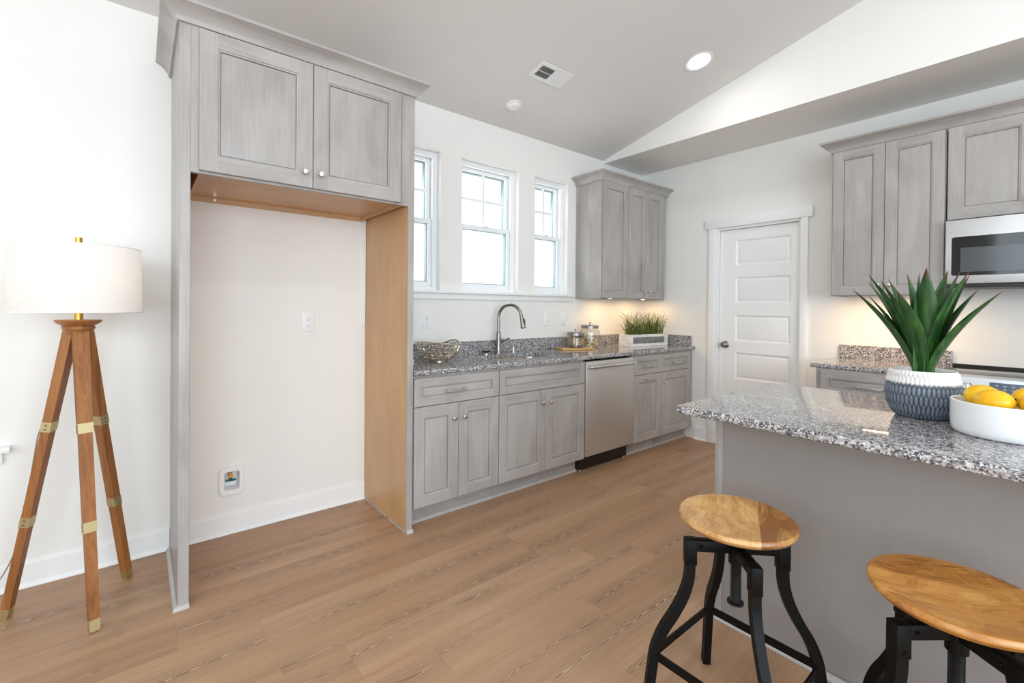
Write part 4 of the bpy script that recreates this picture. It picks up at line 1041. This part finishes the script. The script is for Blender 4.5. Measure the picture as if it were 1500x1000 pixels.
def leaf(base, c1, tip, w, tw=0.0, droop=None):
    b, t_, m1 = Vector(base), Vector(tip), Vector(c1)
    n = 22; P = bez(b, b + (m1 - b) * .66, t_ + (m1 - t_) * .66, t_, n)
    bm = bmesh.new(); al = bm.verts.layers.float.new('along'); rings = []
    ctr = Vector((0, 0, 0))
    for i, p in enumerate(P):
        s = i / n; tan = (P[min(i + 1, n)] - P[max(i - 1, 0)]).normalized()
        outw = Vector((p.x, p.y, 0)); outw = (t_ - b); outw.z = 0
        if outw.length < .02: outw = Vector((-.3, -1, 0)) * .1
        side = tan.cross(Vector((0, 0, 1))); 
        if side.length < .15: side = outw.normalized().cross(Vector((0, 0, 1)))
        side.normalize(); side = Matrix.Rotation(tw, 3, tan) @ side; nn = side.cross(tan).normalized()
        ww = w * (.62 + .9 * s - .55 * s * s) if s < .45 else w * (.62 + .9 * .45 - .55 * .2025) * (1 - ((s - .45) / .55) ** 1.9)
        ww = max(ww * .72, .0004); th = .0022 * (1 - s) + .0005; cup = ww * .38
        row = []
        for k in (-1, -.5, 0, .5, 1): row.append(bm.verts.new(p + side * ww * k + nn * (cup * (k * k)) + nn * th * (1 - k * k)))
        for k in (.5, 0, -.5): row.append(bm.verts.new(p + side * ww * k + nn * (cup * (k * k)) - nn * th * (1 - k * k)))
        for v_ in row: v_[al] = s
        rings.append(row)
    for a, b_ in zip(rings, rings[1:]):
        m_ = len(a)
        for i in range(m_): bm.faces.new((a[i], a[(i + 1) % m_], b_[(i + 1) % m_], b_[i]))
    bm.faces.new(rings[0]); bm.faces.new(rings[-1]); bmesh.ops.recalc_face_normals(bm, faces=bm.faces[:])
    me = bpy.data.meshes.new('leaf'); bm.to_mesh(me); bm.free(); me.materials.append(M_leaf); me.shade_smooth(); me.set_sharp_from_angle(angle=math.radians(60))
    o = bpy.data.objects.new('leaf', me); COL.objects.link(o); o.parent = pp; return o
# tip offsets: (dx toward the range wall, dy toward the windows, height above the island top)
LV = [(-.02, .205, .452, .052, .25), (.05, .172, .482, .046, .2), (-.05, .150, .505, .048, .2), (.09, .118, .492, .04, .1), (-.07, .108, .480, .052, -.1),
      (.03, .052, .505, .050, .1), (-.10, .055, .440, .056, 0), (-.02, .010, .505, .050, .2), (-.06, -.015, .520, .058, -.3), (.10, -.048, .515, .044, .1), (.04, -.088, .510, .044, .1),
      (.09, -.105, .495, .040, .2), (-.03, -.118, .505, .058, .1), (.06, -.130, .445, .044, .1), (-.01, -.192, .437, .054, -.1), (-.05, -.165, .400, .046, .1),
      (.12, .09, .395, .044, 0), (.02, .165, .43, .040, .1), (.13, .01, .46, .05, 0), (.14, -.07, .43, .045, 0)]
for dx, dy, h, w, tw in LV:
    d = Vector((dx, dy, 0)); u = d.normalized() if d.length > 1e-4 else Vector((1, 0, 0))
    sp_ = .30 if abs(dy) > .15 else .26
    leaf((u.x * .020, u.y * .020, PH - .022), (d.x * sp_, d.y * sp_, PH + (h - PH) * .42), (dx, dy, h), w, tw)

# ------------------------------------------------------------------ bowl of lemons
BX, BY, BR, BH = 1.880, -2.875, .125, .100
bo = MB().lathe([(0, 0), (BR * .88, 0), (BR * .92, .002), (BR * .965, .008), (BR * .99, .02), (BR, .04), (BR, BH - .002), (BR - .0015, BH), (BR - .0045, BH), (BR - .006, BH - .002), (BR - .006, .03), (BR * .9, .012), (BR * .8, .007), (0, .006)], (0, 0, 0), 72)
tag(bo.build('fruit_bowl', M_ceramic, loc=(BX, BY, IT)), 'low round white ceramic bowl of lemons on the island', 'bowl')
def lemon(L=.092, R_=.0365):
    pr = []; n = 26
    for i in range(n + 1):
        s = i / n; x = -1 + 2 * s; r = R_ * (max(0, 1 - abs(x) ** 2.3)) ** .62
        if s > .88: r = max(r, R_ * .24 * (1 - ((s - .88) / .12) ** 2.5))
        if s < .06: r = min(r, R_ * .3 * (s / .06) ** .5 + .0005)
        pr.append((max(r, 0), (x) * L / 2))
    pr[0] = (0, pr[0][1]); pr[-1] = (0, pr[-1][1])
    return pr
LEM = [('large lemon lying across the front of the bowl rim', (-.048, .024, .103), (PI / 2, .12, -.12 + PI), 1.0),
       ('lemon tucked behind the front lemon at the left of the bowl', (.026, .056, .107), (PI / 2, -.15, .3), .96),
       ('orange-yellow lemon cut off by the right edge of the photo', (-.042, -.067, .104), (PI / 2, .1, 1.0), 1.02),
       ('lemon peeking up between the others at the back of the bowl', (.056, -.042, .109), (PI / 2, .2, .9), .95),
       ('lemon low in the bowl just under the left rim', (-.046, .062, .044), (PI / 2, .0, -.75), .92),
       ('lemon at the bottom of the bowl under the pile', (.030, -.004, .0455), (PI / 2, .0, 1.2), .95)]
for lab, p, rt, k in LEM:
    r = thing('lemon', lab, 'lemon', (BX + p[0], BY + p[1], IT + p[2]), 0, 'lemons in the white bowl'); r.rotation_euler = rt; r.scale = (k, k, k)
    MB().lathe(lemon(), (0, 0, 0), 28).build('peel', M_lemon, r, smooth=60)
    MB().lathe([(0, -.0455), (.0028, -.0462), (.0035, -.0478), (0, -.0485)], (0, 0, 0), 10).build('stem_end', M_moss, r)

# ------------------------------------------------------------------ bar stools
def stool(label, loc, rz, seat_mat, seat_rz, z=.656):
    r = thing('bar_stool', label, 'stool', loc, rz, 'bar stools at the island')
    R_ = .165
    prof = [(0, z - .034), (R_ * .55, z - .034), (R_ * .86, z - .030), (R_ * .96, z - .022), (R_, z - .012), (R_ * .995, z - .004), (R_ * .975, z), (R_ * .93, z + .0005), (R_ * .7, z - .007), (R_ * .4, z - .011), (0, z - .012)]
    so = MB().lathe(prof, (0, 0, 0), 64).build('seat', seat_mat, r); so.rotation_euler.z = seat_rz
    MB().box((-.06, -.06, z - .039), (.06, .06, z - .0345), .001).build('seat_plate', M_iron, r)
    zt = .547   # underside of the arms
    hb = MB().lathe([(0, zt - .035), (.021, zt - .035), (.021, zt + .034), (0, zt + .034)], (0, 0, 0), 24); hb.lathe([(.0, zt + .034), (.027, zt + .034), (.027, zt + .044), (0, zt + .044)], (0, 0, 0), 24); hb.build('hub', M_iron, r)
    sc = []; zz = .392
    sc = [(0, zz - .003), (.024, zz - .003), (.024, zz + .002), (.0135, zz + .002)]
    k = 0
    zc = zz + .004
    while zc < z - .04:
        sc += [(.0135, zc), (.0155, zc + .0018), (.0135, zc + .0036)]; zc += .0036
    sc += [(0, zc)]
    MB().lathe(sc, (0, 0, 0), 20).build('screw_rod', M_screw, r)
    for q in range(4):
        a = PI / 4 + q * PI / 2; ca, sa = math.cos(a), math.sin(a)
        def P(rad, h): return (ca * rad, sa * rad, h)
        arm = MB(); Mz = Matrix.Rotation(a, 4, 'Z')
        arm.xbox(Mz, (.015, -.0135, zt - .003), (.151, .0135, zt + .031), .002); arm.xbox(Mz, (.118, -.0155, zt - .045), (.1525, .0155, zt + .032), .002)
        arm.build('arm', M_iron, r)
        for rad, h in ((.105, zt + .015), (.135, zt - .030)):
            MB().lathe([(0, -.0195), (.003, -.0195), (.0045, -.016), (.0045, .016), (.003, .0195), (0, .0195)], (0, 0, 0), 12, 0, Mz @ Matrix.Translation((rad, 0, h)) @ Matrix.Rotation(PI / 2, 4, 'X')).build('bolt', M_iron, r)
        path = spline([P(.136, zt - .005), P(.136, .50), P(.139, .455), P(.155, .40), P(.182, .345), P(.212, .295), P(.233, .245), P(.243, .20), P(.255, .10), P(.268, 0.001)], 5)
        lg = MB().sweep(path, [(-.014, -.0125), (.014, -.0125), (.014, .0125), (-.014, .0125)], up=(-sa, ca, 0))
        lg.build('leg', M_iron, r, smooth=25)
    # footrest: four flat bars around the legs
    hf = .212; rr_ = .243
    C4 = [Vector((math.cos(PI / 4 + q * PI / 2) * rr_, math.sin(PI / 4 + q * PI / 2) * rr_, hf)) for q in range(4)]
    for q in range(4):
        a, b = C4[q], C4[(q + 1) % 4]
        MB().sweep([a, b], [(-.003, -.0125), (.003, -.0125), (.003, .0125), (-.003, .0125)], up=(0, 0, 1)).build('footrest_bar', M_iron, r, smooth=0)
    return r
stool('round blond wood stool with two-tone seat near the island corner', (1.285, -2.352, 0), 0.0, M_seatA, 0)
stool('round honey wood stool cut off at the bottom right edge', (1.318, -2.835, 0), 0.12, M_seatB, 0, .646)

# ------------------------------------------------------------------ floor lamp
LX, LY_ = -.326, -.350
fl = thing('floor_lamp', 'wooden tripod floor lamp with a white drum shade by the wall', 'floor lamp', (LX, LY_, 0))
so = MB().lathe([(.2085, 1.248), (.2095, 1.248), (.204, 1.522), (.203, 1.522)], (0, 0, 0), 96).build('shade', M_shade, fl)
for rr_, z in ((.2088, 1.2495), (.2032, 1.5205)): MB().tube([(rr_ * math.cos(2 * PI * i / 64), rr_ * math.sin(2 * PI * i / 64), z) for i in range(64)], .0022, 8, closed=True).build('shade_rim', M_plastic, so)
sp2 = MB()
for k in range(3):
    a = 2 * PI * k / 3 + .4; sp2.tube([(.012 * math.cos(a), .012 * math.sin(a), 1.522), (.203 * math.cos(a), .203 * math.sin(a), 1.522)], .002, 8)
sp2.lathe([(0, 1.519), (.014, 1.519), (.014, 1.525), (0, 1.525)], (0, 0, 0), 18); sp2.build('spider', M_gold, so)
MB().cyl((0, 0, 1.5255), (0, 0, 1.5615), .0115, n=20).build('finial', M_gold, fl)
MB().cyl((0, 0, 1.216), (0, 0, 1.32), .0145, n=20).build('stem', M_gold, fl)
MB().lathe([(0, 1.32), (.02, 1.32), (.02, 1.35), (.014, 1.36), (.022, 1.385), (.031, 1.41), (.033, 1.43), (.026, 1.455), (.012, 1.468), (0, 1.47)], (0, 0, 0), 24).build('bulb', M_bulb, fl)
MB().tube([(0.012, 0, 1.33), (.05, 0, 1.36), (.055, 0, 1.43), (.03, 0, 1.50), (.008, 0, 1.519)], .002, 8).build('harp', M_gold, fl)
MB().lathe([(0, 1.162), (.044, 1.162), (.046, 1.166), (.050, 1.176), (.053, 1.178), (.053, 1.187), (.050, 1.189), (.052, 1.193), (.064, 1.200), (.073, 1.208), (.075, 1.213), (.074, 1.2165), (0, 1.217)], (0, 0, 0), 48).build('cap', M_lampwood, fl)
FEET = [(-.548, -.262), (-.262, -.578), (-.168, -.205)]
for fx_, fy_ in FEET:
    g = Vector((fx_ - LX, fy_ - LY_, 0)); u = g.normalized(); top = u * .026 + Vector((0, 0, 1.166)); bot = Vector((g.x, g.y, .0)); ax = (bot - top); L = ax.length; ax.normalize()
    # leg frame: w along radial-ish, s tangential
    s_v = Vector((-u.y, u.x, 0)); w_v = s_v.cross(ax).normalized()
    def sect(p, a, b): return [p + s_v * a + w_v * b, p - s_v * a + w_v * b, p - s_v * a - w_v * b, p + s_v * a - w_v * b]
    def bar(m, f0, f1, a0, a1, b0, b1, ang=0):
        t = bmesh.new(); A = [t.verts.new(p) for p in sect(top + ax * (L * f0), a0, b0)]; B = [t.verts.new(p) for p in sect(top + ax * (L * f1), a1, b1)]
        t.faces.new(A); t.faces.new(B[::-1])
        for i in range(4): t.faces.new((A[i], A[(i + 1) % 4], B[(i + 1) % 4], B[i]))
        bmesh.ops.recalc_face_normals(t, faces=t.faces[:]); m._merge(t); return m
    hw = lambda f: .0255 - .009 * f; hb_ = lambda f: .017 - .003 * f
    lg = MB(); bar(lg, 0.0, .33, hw(0), hw(.33), hb_(0), hb_(.33)); bar(lg, .33, .655, hw(.33) * .92, hw(.655), hb_(.33) * .95, hb_(.655)); bar(lg, .655, .962, hw(.655) * .92, hw(.962), hb_(.655) * .95, hb_(.962))
    lo = lg.build('leg', M_lampwood, fl, smooth=0)
    for f0, f1 in ((.318, .352), (.648, .682)):
        c = bar(MB(), f0, f1, hw(f0) + .0012, hw(f1) + .0012, hb_(f0) + .0012, hb_(f1) + .0012).build('brass_joint', M_brass, lo, smooth=0)
        for ff in (.3, .72):
            p = top + ax * (L * (f0 + (f1 - f0) * ff)); q_ = hw(f0) + .0035
            MB().cyl(p - s_v * q_, p + s_v * q_, .0045, .0045, 12).build('joint_screw', M_gunmetal, lo)
    bar(MB(), .962, .9988, hw(.962) * .98, hw(1) * .95, hb_(.962) * .98, hb_(1) * .95).build('foot_cap', M_brass, lo, smooth=0)
cd = MB().tube(spline([(.0, .01, 1.16), (-.05, .03, 1.0), (-.10, .05, .80), (-.125, .06, .74), (-.15, .07, .55), (-.175, .085, .40), (-.175, .09, .36), (-.20, .11, .25), (-.26, .16, .12), (-.36, .22, .035), (-.6, .28, .006), (-1.2, .285, .006)], 8), .0026, 8)
cd.build('cord', M_cord, fl)
l = bpy.data.lights.new('lamp_glow', 'POINT'); l.energy = 0.7; l.color = (1, .86, .70); l.shadow_soft_size = .05
o = bpy.data.objects.new('lamp_glow', l); COL.objects.link(o); o.parent = fl; o.location = (0, 0, 1.40)
